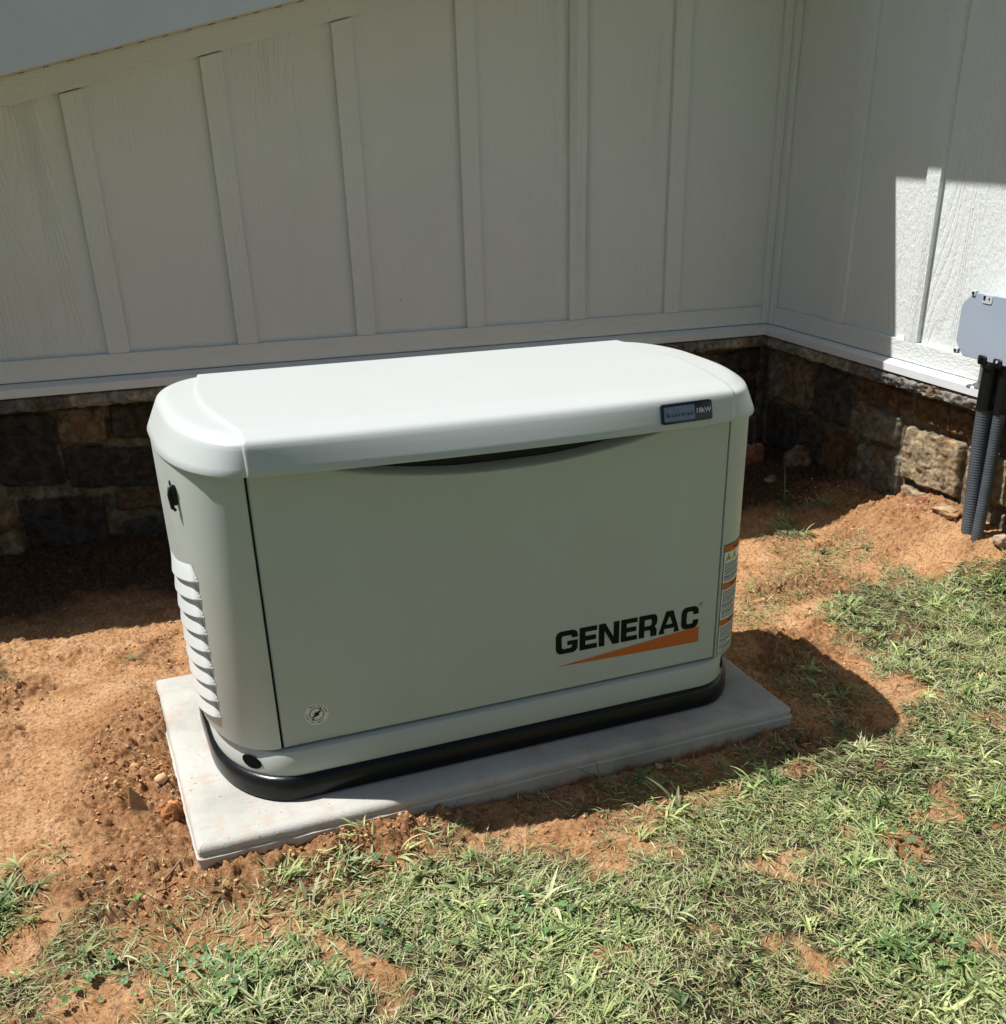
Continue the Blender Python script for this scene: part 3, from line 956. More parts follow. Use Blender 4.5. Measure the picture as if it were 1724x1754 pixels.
# lid latch on the left end -------------------------------------------------
sL = float(np.interp(.118, PL_[1:, 1], SL_[1:]))
lx_, ly_ = on_side('L', sL, 0)
bm = bmesh.new()
add_box(bm, lx_ - .009, lx_ + .001, ly_ - .0055, ly_ + .0055, .670, .710, .005, 3)
latch = bm_obj('latch', bm, M['black'], gen, smooth_angle=50)
bm = bmesh.new()
add_tube(bm, [(lx_ - .008, ly_ + .005 * math.cos(a), .710 + .007 * math.sin(a)) for a in [math.pi * k / 10 * 1.0 for k in range(11)]], .0018, 8)
bm_obj('latch_ring', bm, M['black'], latch, smooth=True)
bm = bmesh.new()
add_tube(bm, [(lx_ - .010, ly_ + .001, .706), (lx_ - .012, ly_ + .001, .69), (lx_ - .010, ly_ + .001, .666), (lx_ - .005, ly_ + .001, .660)], [.003, .004, .004, .0025], 10)
bm_obj('latch_handle', bm, M['black'], latch, smooth=True)

# lettering on the door --------------------------------------------------------
def flat_polys(name, polys, mapf, mat, parent):
    """polys: list of 2d outlines (u,v) possibly concave -> triangulated flat mesh mapped by mapf"""
    from mathutils.geometry import tessellate_polygon
    VV = []; FF = []
    for pl in polys:
        q = [pl[0]]
        for p_ in pl[1:]:
            if math.hypot(p_[0] - q[-1][0], p_[1] - q[-1][1]) > 1e-6: q.append(p_)
        if math.hypot(q[0][0] - q[-1][0], q[0][1] - q[-1][1]) < 1e-6: q.pop()
        b0 = len(VV)
        VV += [mapf(*p_) for p_ in q]
        FF += [tuple(b0 + i for i in t) for t in tessellate_polygon([[Vector((p_[0], p_[1], 0)) for p_ in q]])]
    return mesh(name, VV, FF, mat, parent)
def door_y(x): return -.0015 - .002 * (1 - ((x - .7275) / .5) ** 2)
def dmap(u_, v_): return (u_, door_y(u_) - .0006, v_)

def rr_pts(cx, cy, r_, a0, a1, n=6):
    return [(cx + r_ * math.cos(math.radians(a0 + (a1 - a0) * k / n)), cy + r_ * math.sin(math.radians(a0 + (a1 - a0) * k / n))) for k in range(n + 1)]
def glyph(ch, w, h):
    t, th = .0142, .0118     # vertical stem, horizontal bar
    R, ri = .0135, .005
    if ch == 'E': return [[(0, 0), (w, 0), (w, th), (t, th), (t, h / 2 - th * .5), (w * .94, h / 2 - th * .5), (w * .94, h / 2 + th * .5), (t, h / 2 + th * .5), (t, h - th), (w, h - th), (w, h), (0, h)]]
    if ch == 'N': return [[(0, 0), (t, 0), (t, h * .66), (w - t * 1.12, 0), (w, 0), (w, h), (w - t, h), (w - t, h * .34), (t * 1.12, h), (0, h)]]
    if ch == 'A':
        return [[(0, 0), (t * 1.08, 0), (w * .30, h * .20), (w * .70, h * .20), (w - t * 1.08, 0), (w, 0), (w * .5 + t * .66, h), (w * .5, h), (w * .5, h * .76), (w * .5, h * .745), (w * .365, h * .40), (w * .5, h * .40), (w * .5, h * .395), (w * .34, h * .395)][:0] or
                [(0, 0), (t * 1.08, 0), (w * .255, h * .205), (w * .5, h * .205), (w * .5, h * .40), (w * .345, h * .40), (w * .5, h * .77), (w * .5, h), (w * .5 - t * .66, h)],
                [(w, 0), (w * .5 + t * .66, h), (w * .5, h), (w * .5, h * .77), (w * .655, h * .40), (w * .5, h * .40), (w * .5, h * .205), (w * .745, h * .205), (w - t * 1.08, 0)]]
    if ch == 'C':
        o = [(w, h * .36)] if False else []
        out = [(w, .0205)] + rr_pts(w - R, R, R, 0, -90) + rr_pts(R, R, R, -90, -180) + rr_pts(R, h - R, R, 180, 90) + rr_pts(w - R, h - R, R, 90, 0) + [(w, h - .0205)]
        inn = [(w - t, h - .0205)] + rr_pts(w - t - ri, h - th - ri, ri, 0, 90) + rr_pts(t + ri, h - th - ri, ri, 90, 180) + rr_pts(t + ri, th + ri, ri, 180, 270) + rr_pts(w - t - ri, th + ri, ri, 270, 360) + [(w - t, .0205)]
        return [out + inn]
    if ch == 'G':
        out = [(w, h * .54)] + [(w, R)] + rr_pts(w - R, R, R, 0, -90)[1:] + rr_pts(R, R, R, -90, -180) + rr_pts(R, h - R, R, 180, 90) + rr_pts(w - R, h - R, R, 90, 0) + [(w, h - .019)]
        inn = [(w - t, h - .019)] + rr_pts(w - t - ri, h - th - ri, ri, 0, 90) + rr_pts(t + ri, h - th - ri, ri, 90, 180) + rr_pts(t + ri, th + ri, ri, 180, 270) + rr_pts(w - t - ri, th + ri, ri, 270, 360) + [(w - t, h * .35), (w * .52, h * .35), (w * .52, h * .54)]
        return [out + inn]
    if ch == 'R':
        R2 = .012
        a = [(0, 0), (t, 0), (t, h * .30), (w * .52, h * .30)] + rr_pts(w * .55, h * .30 - .004, .004, 90, 0, 3) + [(w * .55 + .004, 0), (w * .98, 0), (w * .98, h * .26)] + rr_pts(w * .98 - .008, h * .26, .008, 0, 60, 4) + [(w - .006, h * .42)] + rr_pts(w - R2, h * .42 + R2, R2, -50, 0, 3) + rr_pts(w - R2, h - R2, R2, 0, 90) + [(0, h), (0, h * .5), (t, h * .5), (t, h - th)] + rr_pts(w - t - ri, h - th - ri, ri, 90, 0) + rr_pts(w - t - ri, h * .5 + ri, ri, 0, -90) + [(t, h * .5), (0, h * .5)]
        return [a]
letters = [('G', .0525), ('E', .0425), ('N', .0505), ('E', .0410), ('R', .0465), ('A', .0540), ('C', .0450)]
gap = (.357 - sum(w for _, w in letters)) / 6
u0 = .822; h = .0545; zb = .2715
polys = []
for ch, w in letters:
    for pl in glyph(ch, w, h):
        polys.append([(u0 + a + 0.0, zb + b_) for a, b_ in pl])
    u0 += w + gap
brand = flat_polys('brand_lettering', polys, dmap, M['ink'], gen)
flat_polys('brand_swoosh', [[(.822 + .36 * a, .2425 + b0 * 1.0) for a, b0 in ((0, 0), (.25, -.0024), (.5, -.0048), (.75, -.0068), (1, -.0085), (1, .0300), (.75, .0232), (.5, .0150), (.25, .0072))]], dmap, M['orange'], gen)

def text_mesh(txt, size, bold=0.0):
    cu = bpy.data.curves.new('txt', 'FONT')
    cu.body = txt; cu.size = 1.0; cu.align_x = 'CENTER'; cu.align_y = 'CENTER'; cu.offset = bold * 20
    cu.resolution_u = 3
    o = bpy.data.objects.new('txt', cu); COL.objects.link(o)
    bpy.context.view_layer.update()
    me = bpy.data.meshes.new_from_object(o.evaluated_get(bpy.context.evaluated_depsgraph_get()))
    bpy.data.objects.remove(o); bpy.data.curves.remove(cu)
    V = [v.co * size for v in me.vertices]; F = [tuple(p.vertices) for p in me.polygons]
    bpy.data.meshes.remove(me)
    return V, F
def text_on(name, items, mapf, mat, parent):
    """items: list of (text, size, cu, cv, rot, bold)"""
    VV = []; FF = []
    for txt, size, cu_, cv_, rot, bold in items:
        V, F = text_mesh(txt, size, bold)
        b0 = len(VV)
        for v in V:
            a = v.x * math.cos(rot) - v.y * math.sin(rot); b_ = v.x * math.sin(rot) + v.y * math.cos(rot)
            VV.append(mapf(cu_ + a, cv_ + b_))
        FF += [tuple(i + b0 for i in f) for f in F]
    return mesh(name, VV, FF, mat, parent)
# (R) mark
text_on('registered_mark', [('R', .0062, 1.1835, .3285, 0, .0005)], dmap, M['ink'], brand)
n = 24
def ringp(cx, cz, ro, ri_, a0, a1, n=24):
    o = rr_pts(cx, cz, ro, a0, a1, n); i_ = rr_pts(cx, cz, ri_, a1, a0, n)
    return o + i_
flat_polys('registered_ring', [ringp(1.1835, .3285, .0050, .0044, 0, 180), ringp(1.1835, .3285, .0050, .0044, 180, 360)], dmap, M['ink'], brand)

# round sticker
sc_ = (.2985, .2465)
disc = flat_polys('round_sticker', [rr_pts(sc_[0], sc_[1], .0242, 0, 352.5, 47)], dmap, M['sticker'], gen)
dm2 = lambda u_, v_: (u_, door_y(u_) - .0011, v_)
dm3 = lambda u_, v_: (u_, door_y(u_) - .0014, v_)
def arrow(a_tip, d_):
    c, s_ = math.cos(math.radians(a_tip)), math.sin(math.radians(a_tip))
    t_ = (-s_ * d_, c * d_)
    base = (sc_[0] + c * .0136, sc_[1] + s_ * .0136)
    return [(base[0] + t_[0] * .005, base[1] + t_[1] * .005), (base[0] + c * .0036, base[1] + s_ * .0036), (base[0] - c * .0036, base[1] - s_ * .0036)][::1]
flat_polys('sticker_arrows', [ringp(*sc_, .0147, .0130, 62, 205), ringp(*sc_, .0147, .0130, 242, 385), arrow(60, -1), arrow(240, -1)], dm2, plain('arrow_brown', (.10, .05, .045), .5), disc)
bl = [(.0135, .0095), (.0005, .0035), (.0035, .0005), (.0060, -.0025), (-.0003, -.0022), (-.0128, -.0088), (-.0008, -.0034), (-.0072, .0012), (-.0002, .0030)]
bl = [(.0135, .0088), (.0032, -.0002), (.0066, -.0018), (-.0128, -.0092), (-.0030, -.0002), (-.0068, .0018)]
flat_polys('sticker_bolt', [[(sc_[0] + a, sc_[1] + b_) for a, b_ in bl]], dm3, M['ink'], disc)
items = []
def arc_text(txt, a0, a1, flip=False):
    n = len(txt)
    for i, ch in enumerate(txt):
        if ch == ' ': continue
        a = math.radians(a0 + (a1 - a0) * i / (n - 1))
        items.append((ch, .0042, sc_[0] + .0196 * math.cos(a), sc_[1] + .0196 * math.sin(a), a - math.pi / 2 if not flip else a + math.pi / 2, .0008))
arc_text('SMART GRID READY', 128, 2)
arc_text('READY GRID SMART', 176, 308, True)
text_on('sticker_text', items, dm2, M['ink'], disc)

# warning label wrapped on the right corner --------------------------------
def lmap(off):
    def f(s, z):
        x, y = on_side('R', s, off)
        return (float(x), float(y), z)
    return f
def patch(name, s0_, s1_, z0_, z1_, off, mat, parent, ns=24, nz_=2):
    A, B = np.meshgrid(np.linspace(s0_, s1_, ns), np.linspace(z0_, z1_, nz_))
    X, Y = on_side('R', A.ravel(), off)
    return grid_mesh(name, X.reshape(A.shape), Y.reshape(A.shape), B, mat, parent)
LS0, LS1 = .0085, .098
patch('warning_label_border', LS0 - .0012, LS1 + .0012, .1895, .4605, .0006, M['ink'], gen)['label'] = 'thin black border of the warning label'
lab = patch('warning_label', LS0, LS1, .1910, .4590, .0010, M['label_white'], gen)
bars = [(.4425, .4590), (.3515, .3680), (.2610, .2760)]
for (a, b_) in bars:
    o = patch('warning_bar', LS0 + .0005, LS1 - .0005, a, b_, .0014, M['orange'], lab)
    text_on('warning_word', [('WARNING', .0105, (LS0 + LS1) / 2 + .006, (a + b_) / 2, 0, .0008)], lmap(.0018), M['ink'], o)
# warning triangles
tri = []; tri2 = []; bolt = []
for cx in (LS0 + .0135, LS0 + .038):
    tri.append([(cx - .0105, .4205), (cx + .0105, .4205), (cx, .4395)])
    tri2.append([(cx - .0085, .4217), (cx + .0085, .4217), (cx, .4372)])
    bolt.append([(cx + .0012, .4335), (cx - .0030, .4275), (cx + .0002, .4275), (cx - .0012, .4232), (cx + .0032, .4290), (cx, .4290)])
flat_polys('hazard_triangle_edge', tri, lmap(.0014), M['ink'], lab)
flat_polys('hazard_triangle', tri2, lmap(.0018), M['yellow'], lab)
flat_polys('hazard_symbol', bolt, lmap(.0022), M['ink'], lab)
# small print: rows of word-like dashes
rp = random.Random(3)
VV = []; FF = []
def row(z, hgt, x0_, x1_, off=.0014):
    s = x0_
    while s < x1_ - .003:
        w = rp.uniform(.003, .0095); e = min(s + w, x1_)
        b0 = len(VV)
        ns = max(2, int((e - s) / .003) + 1)
        for k in range(ns):
            q = s + (e - s) * k / (ns - 1)
            VV.append(lmap(off)(q, z)); VV.append(lmap(off)(q, z + hgt))
        for k in range(ns - 1):
            FF.append((b0 + 2 * k, b0 + 2 * k + 2, b0 + 2 * k + 3, b0 + 2 * k + 1))
        s = e + .0011
for (zt, zb_) in ((.4175, .3700), (.3490, .2780), (.2590, .1930)):
    VV.clear(); FF.clear()
    z = zt - .003; c = 0
    while z > zb_:
        c += 1
        end = LS1 - .004 if c % 4 else LS0 + .03 + rp.random() * .04
        row(z, .00165 if c % 5 else .0022, LS0 + .003, end)
        z -= .00355 if c % 4 else .0048
    mesh('small_print', VV, FF, M['ink'], lab)

# badge on the lid front ------------------------------------------------------
def lid_front(x, v_):
    """point on the raised lid front at height z=v_"""
    zs = [q[1] for q in LP[1:9]]; ins = [q[0] for q in LP[1:9]]; bw = [q[2] for q in LP[1:9]]
    i_ = float(np.interp(v_, zs, ins)); b = float(np.interp(v_, zs, bw))
    tb = (x - (LID['x0'] + LID['ax'])) / (LID['x1'] - LID['x0'] - 2 * LID['ax'])
    return LID['yf'] + i_ - b * 4 * tb * (1 - tb) - LIFT
def bmap(off):
    def f(u_, v_):
        vv = .7635 + (v_) * .9
        # one flat plane resting on the lid front
        A_, B_ = lid_front(1.036, .7635), lid_front(1.156, .7635)
        C_ = (lid_front(1.036, .7985) + lid_front(1.156, .7985)) / 2
        t_ = (vv - .7635) / .035
        y0 = A_ + (B_ - A_) * (u_ - 1.036) / .12 - .0016
        y1 = y0 + (C_ - (A_ + B_) / 2)
        return (u_, y0 + (y1 - y0) * t_ - off, vv)
    return f
BX0, BX1 = 1.036, 1.156
def rrect(x0_, x1_, y0_, y1_, r_, n=5):
    return rr_pts(x1_ - r_, y0_ + r_, r_, -90, 0, n) + rr_pts(x1_ - r_, y1_ - r_, r_, 0, 90, n) + rr_pts(x0_ + r_, y1_ - r_, r_, 90, 180, n) + rr_pts(x0_ + r_, y0_ + r_, r_, 180, 270, n)
bm = bmesh.new()
pl = rrect(BX0, BX1, 0, .040, .006)
a = [bm.verts.new(bmap(.0042)(*p)) for p in pl]
a1_ = [bm.verts.new(bmap(.0034)(BX0 + (p[0] - BX0) * 1.0 + (.0012 if p[0] > 1.1 else -.0012), p[1] + (.0010 if p[1] > .02 else -.0010))) for p in pl]
b2_ = [bm.verts.new(bmap(-.001)(p[0] + (.0012 if p[0] > 1.1 else -.0012), p[1] + (.0010 if p[1] > .02 else -.0010))) for p in pl]
bm.faces.new(a)
n = len(pl)
for k in range(n):
    bm.faces.new((a[k], a1_[k], a1_[(k + 1) % n], a[(k + 1) % n])); bm.faces.new((a1_[k], b2_[k], b2_[(k + 1) % n], a1_[(k + 1) % n]))
bmesh.ops.recalc_face_normals(bm, faces=bm.faces)
badge = bm_obj('name_badge', bm, M['badge_dark'], lid, smooth_angle=30)
flat_polys('badge_panel', [rrect(BX0 + .0045, BX0 + .078, .0045, .0355, .003)], bmap(.0047), M['badge_blue'], badge)
text_on('badge_lettering', [('G u a r d i a n', .0112, BX0 + .0415, .0175, 0, .0008)], bmap(.0052), M['ink'], badge)
text_on('badge_rating', [('18kW', .0150, BX0 + .0985, .0205, 0, .0008)], bmap(.0052), M['badge_text'], badge)

# ------------------------------------------------------------------ concrete pad
px0, px1, py0, py1 = PAD
bm = bmesh.new()
ps = outline(px0, px1, py0, py1, .012, .012, .012, n=4, nb=140)
def dens(P, step=.01):
    out = []
    for i, p in enumerate(P):
        q = P[(i + 1) % len(P)]; L_ = math.hypot(q[0] - p[0], q[1] - p[1]); k = max(1, int(L_ / step))
        for j in range(k): out.append((p[0] + (q[0] - p[0]) * j / k, p[1] + (q[1] - p[1]) * j / k))
    return out
base = dens(ps)
cx_, cy_ = (px0 + px1) / 2, (py0 + py1) / 2
rings = []
for ins, z, amp in ((-.002, -.03, .004), (-.001, .030, .004), (-.003, .044, .003), (.002, .0475, .0035), (.0005, .054, .0012), (.003, .0625, .001), (.008, .0675, .0008), (.016, .0696, .0003), (.04, .0700, 0)):
    ring = []
    for (x, y) in base:
        sx = (abs(x - cx_) - ins) / abs(x - cx_) if abs(x - cx_) > .5 * (px1 - px0) - .05 else 1
        X_ = cx_ + math.copysign(min(abs(x - cx_), (px1 - px0) / 2 - ins), x - cx_)
        Y_ = cy_ + math.copysign(min(abs(y - cy_), (py1 - py0) / 2 - ins), y - cy_)
        if ins < 0:
            if abs(x - cx_) > (px1 - px0) / 2 - .013: X_ += math.copysign(-ins, x - cx_)
            if abs(y - cy_) > (py1 - py0) / 2 - .013: Y_ += math.copysign(-ins, y - cy_)
        nn = mnoise.noise(Vector((x * 14, y * 14, z * 30))) + .6 * mnoise.noise(Vector((x * 45, y * 45, z * 60)))
        ring.append((X_ + amp * nn * .8, Y_ + amp * nn * .8, z + amp * .5 * mnoise.noise(Vector((x * 30, y * 30, 5 + z * 40)))))
    rings.append(ring)
loft(bm, rings)
pad = bm_obj('concrete_pad', bm, M['concrete'], None, smooth_angle=50)
tag(pad, 'rectangular pale concrete pad under the generator, clay smeared on its edges', 'concrete pad')

# ------------------------------------------------------------------ ground
def axis(lo, hi, step, far_lo, far_hi):
    mid = np.arange(lo, hi, step)
    l = []; s = step; v = lo
    while v > far_lo: s *= 1.25; v -= s; l.append(v)
    rgh = []; s = step; v = mid[-1]
    while v < far_hi: s *= 1.25; v += s; rgh.append(v)
    return np.concatenate([l[::-1], mid, rgh])
ax_ = axis(-.5, 2.75, .0046, -90, 90); ay_ = axis(-1.15, 1.95, .0046, -120, 60)
GXx, GYy = np.meshgrid(ax_, ay_)
near = (GXx > -3) & (GXx < 6) & (GYy > -5) & (GYy < 4)
H = np.where(near, height(GXx, GYy), 0)
fade = sstep(3.0, 1.5, np.maximum(np.abs(GXx - 1.2) - 1.8, np.abs(GYy - .3) - 1.7))
H = H * fade
CV = cover(GXx, GYy)
outn = (GXx < -.9) | (GXx > 3.0) | (GYy < -1.5)
farm = sstep(.0, .5, np.maximum(np.maximum(-.55 - GXx, GXx - 3.0), np.maximum(-1.25 - GYy, GYy - 2.5)))
CV = np.maximum(CV, sstep(.1, .8, farm) * .95)
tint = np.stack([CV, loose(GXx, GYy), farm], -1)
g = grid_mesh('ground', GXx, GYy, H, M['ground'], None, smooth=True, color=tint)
tag(g, kind='structure')

# ------------------------------------------------------------------ scattered soil clods
def frustum_area(n, x0, x1, y0, y1, rs):
    return rs.uniform(x0, x1, n), rs.uniform(y0, y1, n)
def off_pad(x, y, m=.006):
    return (x < PAD[0] - m) | (x > PAD[1] + m) | (y < PAD[2] - m) | (y > PAD[3] + m)
bmi = bmesh.new(); bmesh.ops.create_icosphere(bmi, subdivisions=1, radius=1)
ICO = np.array([v.co[:] for v in bmi.verts]); ICF = np.array([[v.index for v in f.verts] for f in bmi.faces]); bmi.free()
bmi = bmesh.new(); bmesh.ops.create_icosphere(bmi, subdivisions=2, radius=1)
ICO2 = np.array([v.co[:] for v in bmi.verts]); ICF2 = np.array([[v.index for v in f.verts] for f in bmi.faces]); bmi.free()
rs = np.random.RandomState(5)
cx, cy = frustum_area(330000, -.5, 2.9, -1.1, 1.9, rs)
pr = (.10 + loose(cx, cy) ** 1.3) * (1 - cover(cx, cy)) * np.clip(.45 + 2.2 * fbm(cx, cy, 6, 2, 90), .06, 1)
kp = (rs.rand(len(cx)) < pr * .62 * sstep(1.45, 1.15, cy)) & off_pad(cx, cy) & (cx < XC - .02) & (cy < YW - .02)
cx, cy = cx[kp], cy[kp]
n = len(cx)
size = .0013 + .0040 * rs.rand(n) ** 3.5 + (rs.rand(n) < .010) * rs.uniform(.002, .007, n)
hz = height(cx, cy)
jit = 1 + rs.uniform(-.5, .45, (n, len(ICO)))
sc3 = rs.uniform(.7, 1.25, (n, 1, 3)) * [[1, 1, .75]]
ang = rs.uniform(0, 6.28, n); ca_, sa_ = np.cos(ang), np.sin(ang)
P = ICO[None] * jit[..., None] * sc3 * size[:, None, None]
P = np.stack([P[..., 0] * ca_[:, None] - P[..., 1] * sa_[:, None], P[..., 0] * sa_[:, None] + P[..., 1] * ca_[:, None], P[..., 2]], -1)
P += np.stack([cx, cy, hz + size * .15], -1)[:, None, :]
Q = (ICF[None] + (np.arange(n) * len(ICO))[:, None, None]).reshape(-1, 3)
base_c = np.array([(.56, .31, .15), (.44, .23, .105), (.30, .145, .065), (.60, .38, .22)])[rs.randint(0, 4, n)] * rs.uniform(.8, 1.15, (n, 1))
cl = soup('soil_clods', P.reshape(-1, 3), Q, np.repeat(base_c, len(ICO), 0), M['clod'], None, smooth=False)
tag(cl, 'loose crumbs of red clay scattered over the bare soil', 'soil crumbs', kind='stuff')

# ------------------------------------------------------------------ grass
def blades(name, x, y, L, W, tiltv, ang, col, curl, mat, nseg=4, zoff=0.0, wprof=None, label=None, cat=None, fold=.25, twist=0.0):
    n = len(x)
    z = height(x, y) + zoff
    t = np.linspace(0, 1, nseg + 1)
    if wprof is None: wprof = np.interp(t, [0, .25, .6, 1], [.55, 1, .8, .06])
    # elevation angle along the blade decreases (droops)
    el = tiltv[:, None] - curl[:, None] * t[None]
    ds = (L / nseg)[:, None]
    rr_ = np.concatenate([np.zeros((n, 1)), np.cumsum(np.cos(el[:, :-1]) * ds, 1)], 1)
    zz_ = np.concatenate([np.zeros((n, 1)), np.cumsum(np.sin(el[:, :-1]) * ds, 1)], 1)
    zz_ = np.maximum(zz_, -.004 + 0 * zz_)
    side = np.random.RandomState(1).uniform(-.35, .35, n)[:, None] * rr_ ** 2 / (L[:, None] + 1e-6)
    dx, dy = np.cos(ang)[:, None], np.sin(ang)[:, None]
    cxx = x[:, None] + dx * rr_ - dy * side; cyy = y[:, None] + dy * rr_ + dx * side; czz = z[:, None] + zz_
    wv = W[:, None] * wprof[None] * .5
    tw = twist * np.random.RandomState(2).uniform(-1, 1, n)[:, None]
    cw, sw = np.cos(tw), np.sin(tw)
    V = np.zeros((n, nseg + 1, 3, 3))
    for k, s_ in enumerate((-1, 0, 1)):
        V[:, :, k, 0] = cxx - dy * wv * s_ * cw
        V[:, :, k, 1] = cyy + dx * wv * s_ * cw
        V[:, :, k, 2] = czz + wv * s_ * sw + (abs(s_) * wv * fold)
    m = 3 * (nseg + 1)
    q = []
    for i in range(nseg):
        for k in range(2):
            a = i * 3 + k
            q.append((a, a + 1, a + 4, a + 3))
    q = np.array(q)
    Q = (q[None] + (np.arange(n) * m)[:, None, None]).reshape(-1, 4)
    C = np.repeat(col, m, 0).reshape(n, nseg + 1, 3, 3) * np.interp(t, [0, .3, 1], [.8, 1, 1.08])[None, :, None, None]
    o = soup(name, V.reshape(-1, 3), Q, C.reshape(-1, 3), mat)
    if label: tag(o, label, cat, kind='stuff')
    return o
def clear_of_things(x, y):
    return off_pad(x, y, .008) & (x < XC - .015) & (y < YW - .02)
G_PAL = np.array([(.40, .45, .19), (.29, .37, .14), (.46, .50, .23), (.18, .28, .09), (.50, .50, .29), (.11, .18, .06)])
S_PAL = np.array([(.42, .34, .19), (.36, .27, .14), (.48, .41, .26), (.30, .21, .11)])
rs = np.random.RandomState(8)
def cand(n, x0=-.6, x1=3.1, y0=-1.5, y1=1.3):
    x = rs.uniform(x0, x1, n); y = rs.uniform(y0, y1, n)
    c = cover(x, y)
    return x, y, c
# weight: concentrate detail near camera view
def lush(x, y): return sstep(-.25, .35, fbm(x, y, 2.6, 3, 110))
# 1 flat mat of fine blades and clippings
x, y, c = cand(330000)
kp = (rs.rand(len(x)) < c * .88) & clear_of_things(x, y)
x, y, c = x[kp], y[kp], c[kp]; n = len(x)
lu = lush(x, y)
col = G_PAL[rs.choice(6, n, p=[.26, .2, .2, .12, .14, .08])] * rs.uniform(.75, 1.2, (n, 1))
strawm = rs.rand(n) < (.34 - .22 * lu)
col[strawm] = S_PAL[rs.randint(0, 4, strawm.sum())] * rs.uniform(.75, 1.3, (strawm.sum(), 1))
flow = fbm(x, y, 1.6, 2, 130) * 5 + 2.6
ang = flow + rs.normal(0, 1.15, n)
L = rs.uniform(.014, .044, n) * (.8 + .4 * lu); W = rs.uniform(.0012, .0034, n) * (.85 + .4 * lu)
blades('grass', x, y, L, W, np.radians(rs.uniform(2, 32, n)), ang, col, np.radians(rs.uniform(0, 35, n)), M['grass'], 3, .002 + 0 * rs.rand(1)[0],
       label='low trampled lawn of fine dusty green blades on the clay in the foreground', cat='grass', twist=.5)
# 2 wide-bladed crabgrass rosettes
x, y, c = cand(7600)
lu = lush(x, y)
kp = (rs.rand(len(x)) < sstep(.3, 1, c) * (.15 + .85 * lu ** 1.3) * .72) & clear_of_things(x, y)
x, y, lu = x[kp], y[kp], lu[kp]
# extra tufts seen in the photo
ex = np.array([(.335, -.15), (.40, -.20), (.37, -.25), (.33, -.20), (.86, -.35), (.95, -.30), (.93, -.36), (1.58, .06), (1.63, .02), (1.60, .12), (1.55, -.02), (1.9, .45), (1.95, .38), (2.0, .5), (2.2, .55), (2.35, .35), (2.45, .30), (2.25, .15), (.72, -.55), (.8, -.6), (.66, -.62), (.9, -.55), (1.05, -.5), (1.0, -.72), (.86, -.72), (-.27, -.02), (-.3, .05), (-.28, -.12), (-.2, -.25), (-.14, -.28), (.17, -.2), (.1, -.27)])
x = np.concatenate([x, ex[:, 0]]); y = np.concatenate([y, ex[:, 1]]); lu = np.concatenate([lu, np.ones(len(ex)) * .9])
nt_ = len(x)
k = rs.randint(7, 18, nt_)
tx = np.repeat(x, k); ty = np.repeat(y, k); tl = np.repeat(lu, k); n = len(tx)
tid = np.repeat(np.arange(nt_), k)
basec = G_PAL[rs.choice(6, nt_, p=[.28, .24, .18, .16, .08, .06])] * rs.uniform(.65, 1.3, (nt_, 1))
col = basec[tid] * rs.uniform(.75, 1.25, (n, 1))
sz = rs.uniform(.65, 1.25, nt_)[tid]
dirp = rs.uniform(0, 6.28, nt_)[tid]; ang = dirp + rs.normal(0, 1.0, n) * rs.uniform(.5, 2.2, nt_)[tid]
L = rs.uniform(.022, .062, n) * sz * (.7 + .4 * tl); W = rs.uniform(.0026, .0070, n) * sz
blades('grass', tx + rs.normal(0, .007, n), ty + rs.normal(0, .007, n), L, W, np.radians(rs.uniform(12, 72, n)), ang, col,
       np.radians(rs.uniform(10, 120, n)), M['grass'], 5, .001, label='broad-bladed crabgrass tufts lying through the lawn', cat='crabgrass', fold=.45, twist=.5)
# 3 thin upright stems
x, y, c = cand(9000)
kp = (rs.rand(len(x)) < c * .4) & clear_of_things(x, y)
x, y = x[kp], y[kp]; n = len(x)
col = G_PAL[rs.randint(0, 6, n)] * rs.uniform(.8, 1.2, (n, 1)); sm = rs.rand(n) < .3; col[sm] = S_PAL[rs.randint(0, 4, sm.sum())]
blades('grass', x, y, rs.uniform(.03, .075, n), rs.uniform(.001, .0022, n), np.radians(rs.uniform(15, 80, n)), rs.uniform(0, 6.28, n), col,
       np.radians(rs.uniform(5, 70, n)), M['grass'], 4, 0, label='thin wiry stems standing out of the trampled lawn', cat='grass stems')
# 4 straw litter on the clay
x = rs.uniform(-.5, 2.9, 60000); y = rs.uniform(-1.1, 1.88, 60000)
c = cover(x, y)
kp = (rs.rand(len(x)) < (1 - c) * (.10 + .45 * sstep(0, .35, fbm(x, y, 5, 3, 150))) * (.35 + .65 * sstep(1.5, .7, y))) & clear_of_things(x, y)
x, y = x[kp], y[kp]; n = len(x)
col = S_PAL[rs.randint(0, 4, n)] * rs.uniform(.5, 1.3, (n, 1)); dk = rs.rand(n) < .35; col[dk] = np.array([(.10, .06, .035)]) * rs.uniform(.5, 1.5, (dk.sum(), 1))
blades('straw_litter', x, y, rs.uniform(.008, .034, n), rs.uniform(.0006, .0018, n), np.radians(rs.uniform(-3, 14, n)), rs.uniform(0, 6.28, n), col,
       np.radians(rs.uniform(-10, 20, n)), M['straw'], 3, .0018, label='dry straw bits strewn over the bare clay', cat='straw')
# 5 coarse lawn just outside the frame
x = np.concatenate([rs.uniform(-2.6, 3.6, 16000)]); y = rs.uniform(-3.4, -1.2, 16000)
kp = clear_of_things(x, y)
x, y = x[kp], y[kp]; n = len(x)
blades('grass', x, y, rs.uniform(.03, .07, n), rs.uniform(.004, .008, n), np.radians(rs.uniform(5, 50, n)), rs.uniform(0, 6.28, n),
       G_PAL[rs.randint(0, 6, n)], np.radians(rs.uniform(10, 70, n)), M['grass'], 3, 0, label='coarser lawn continuing towards the viewer beyond the trampled patch', cat='lawn')

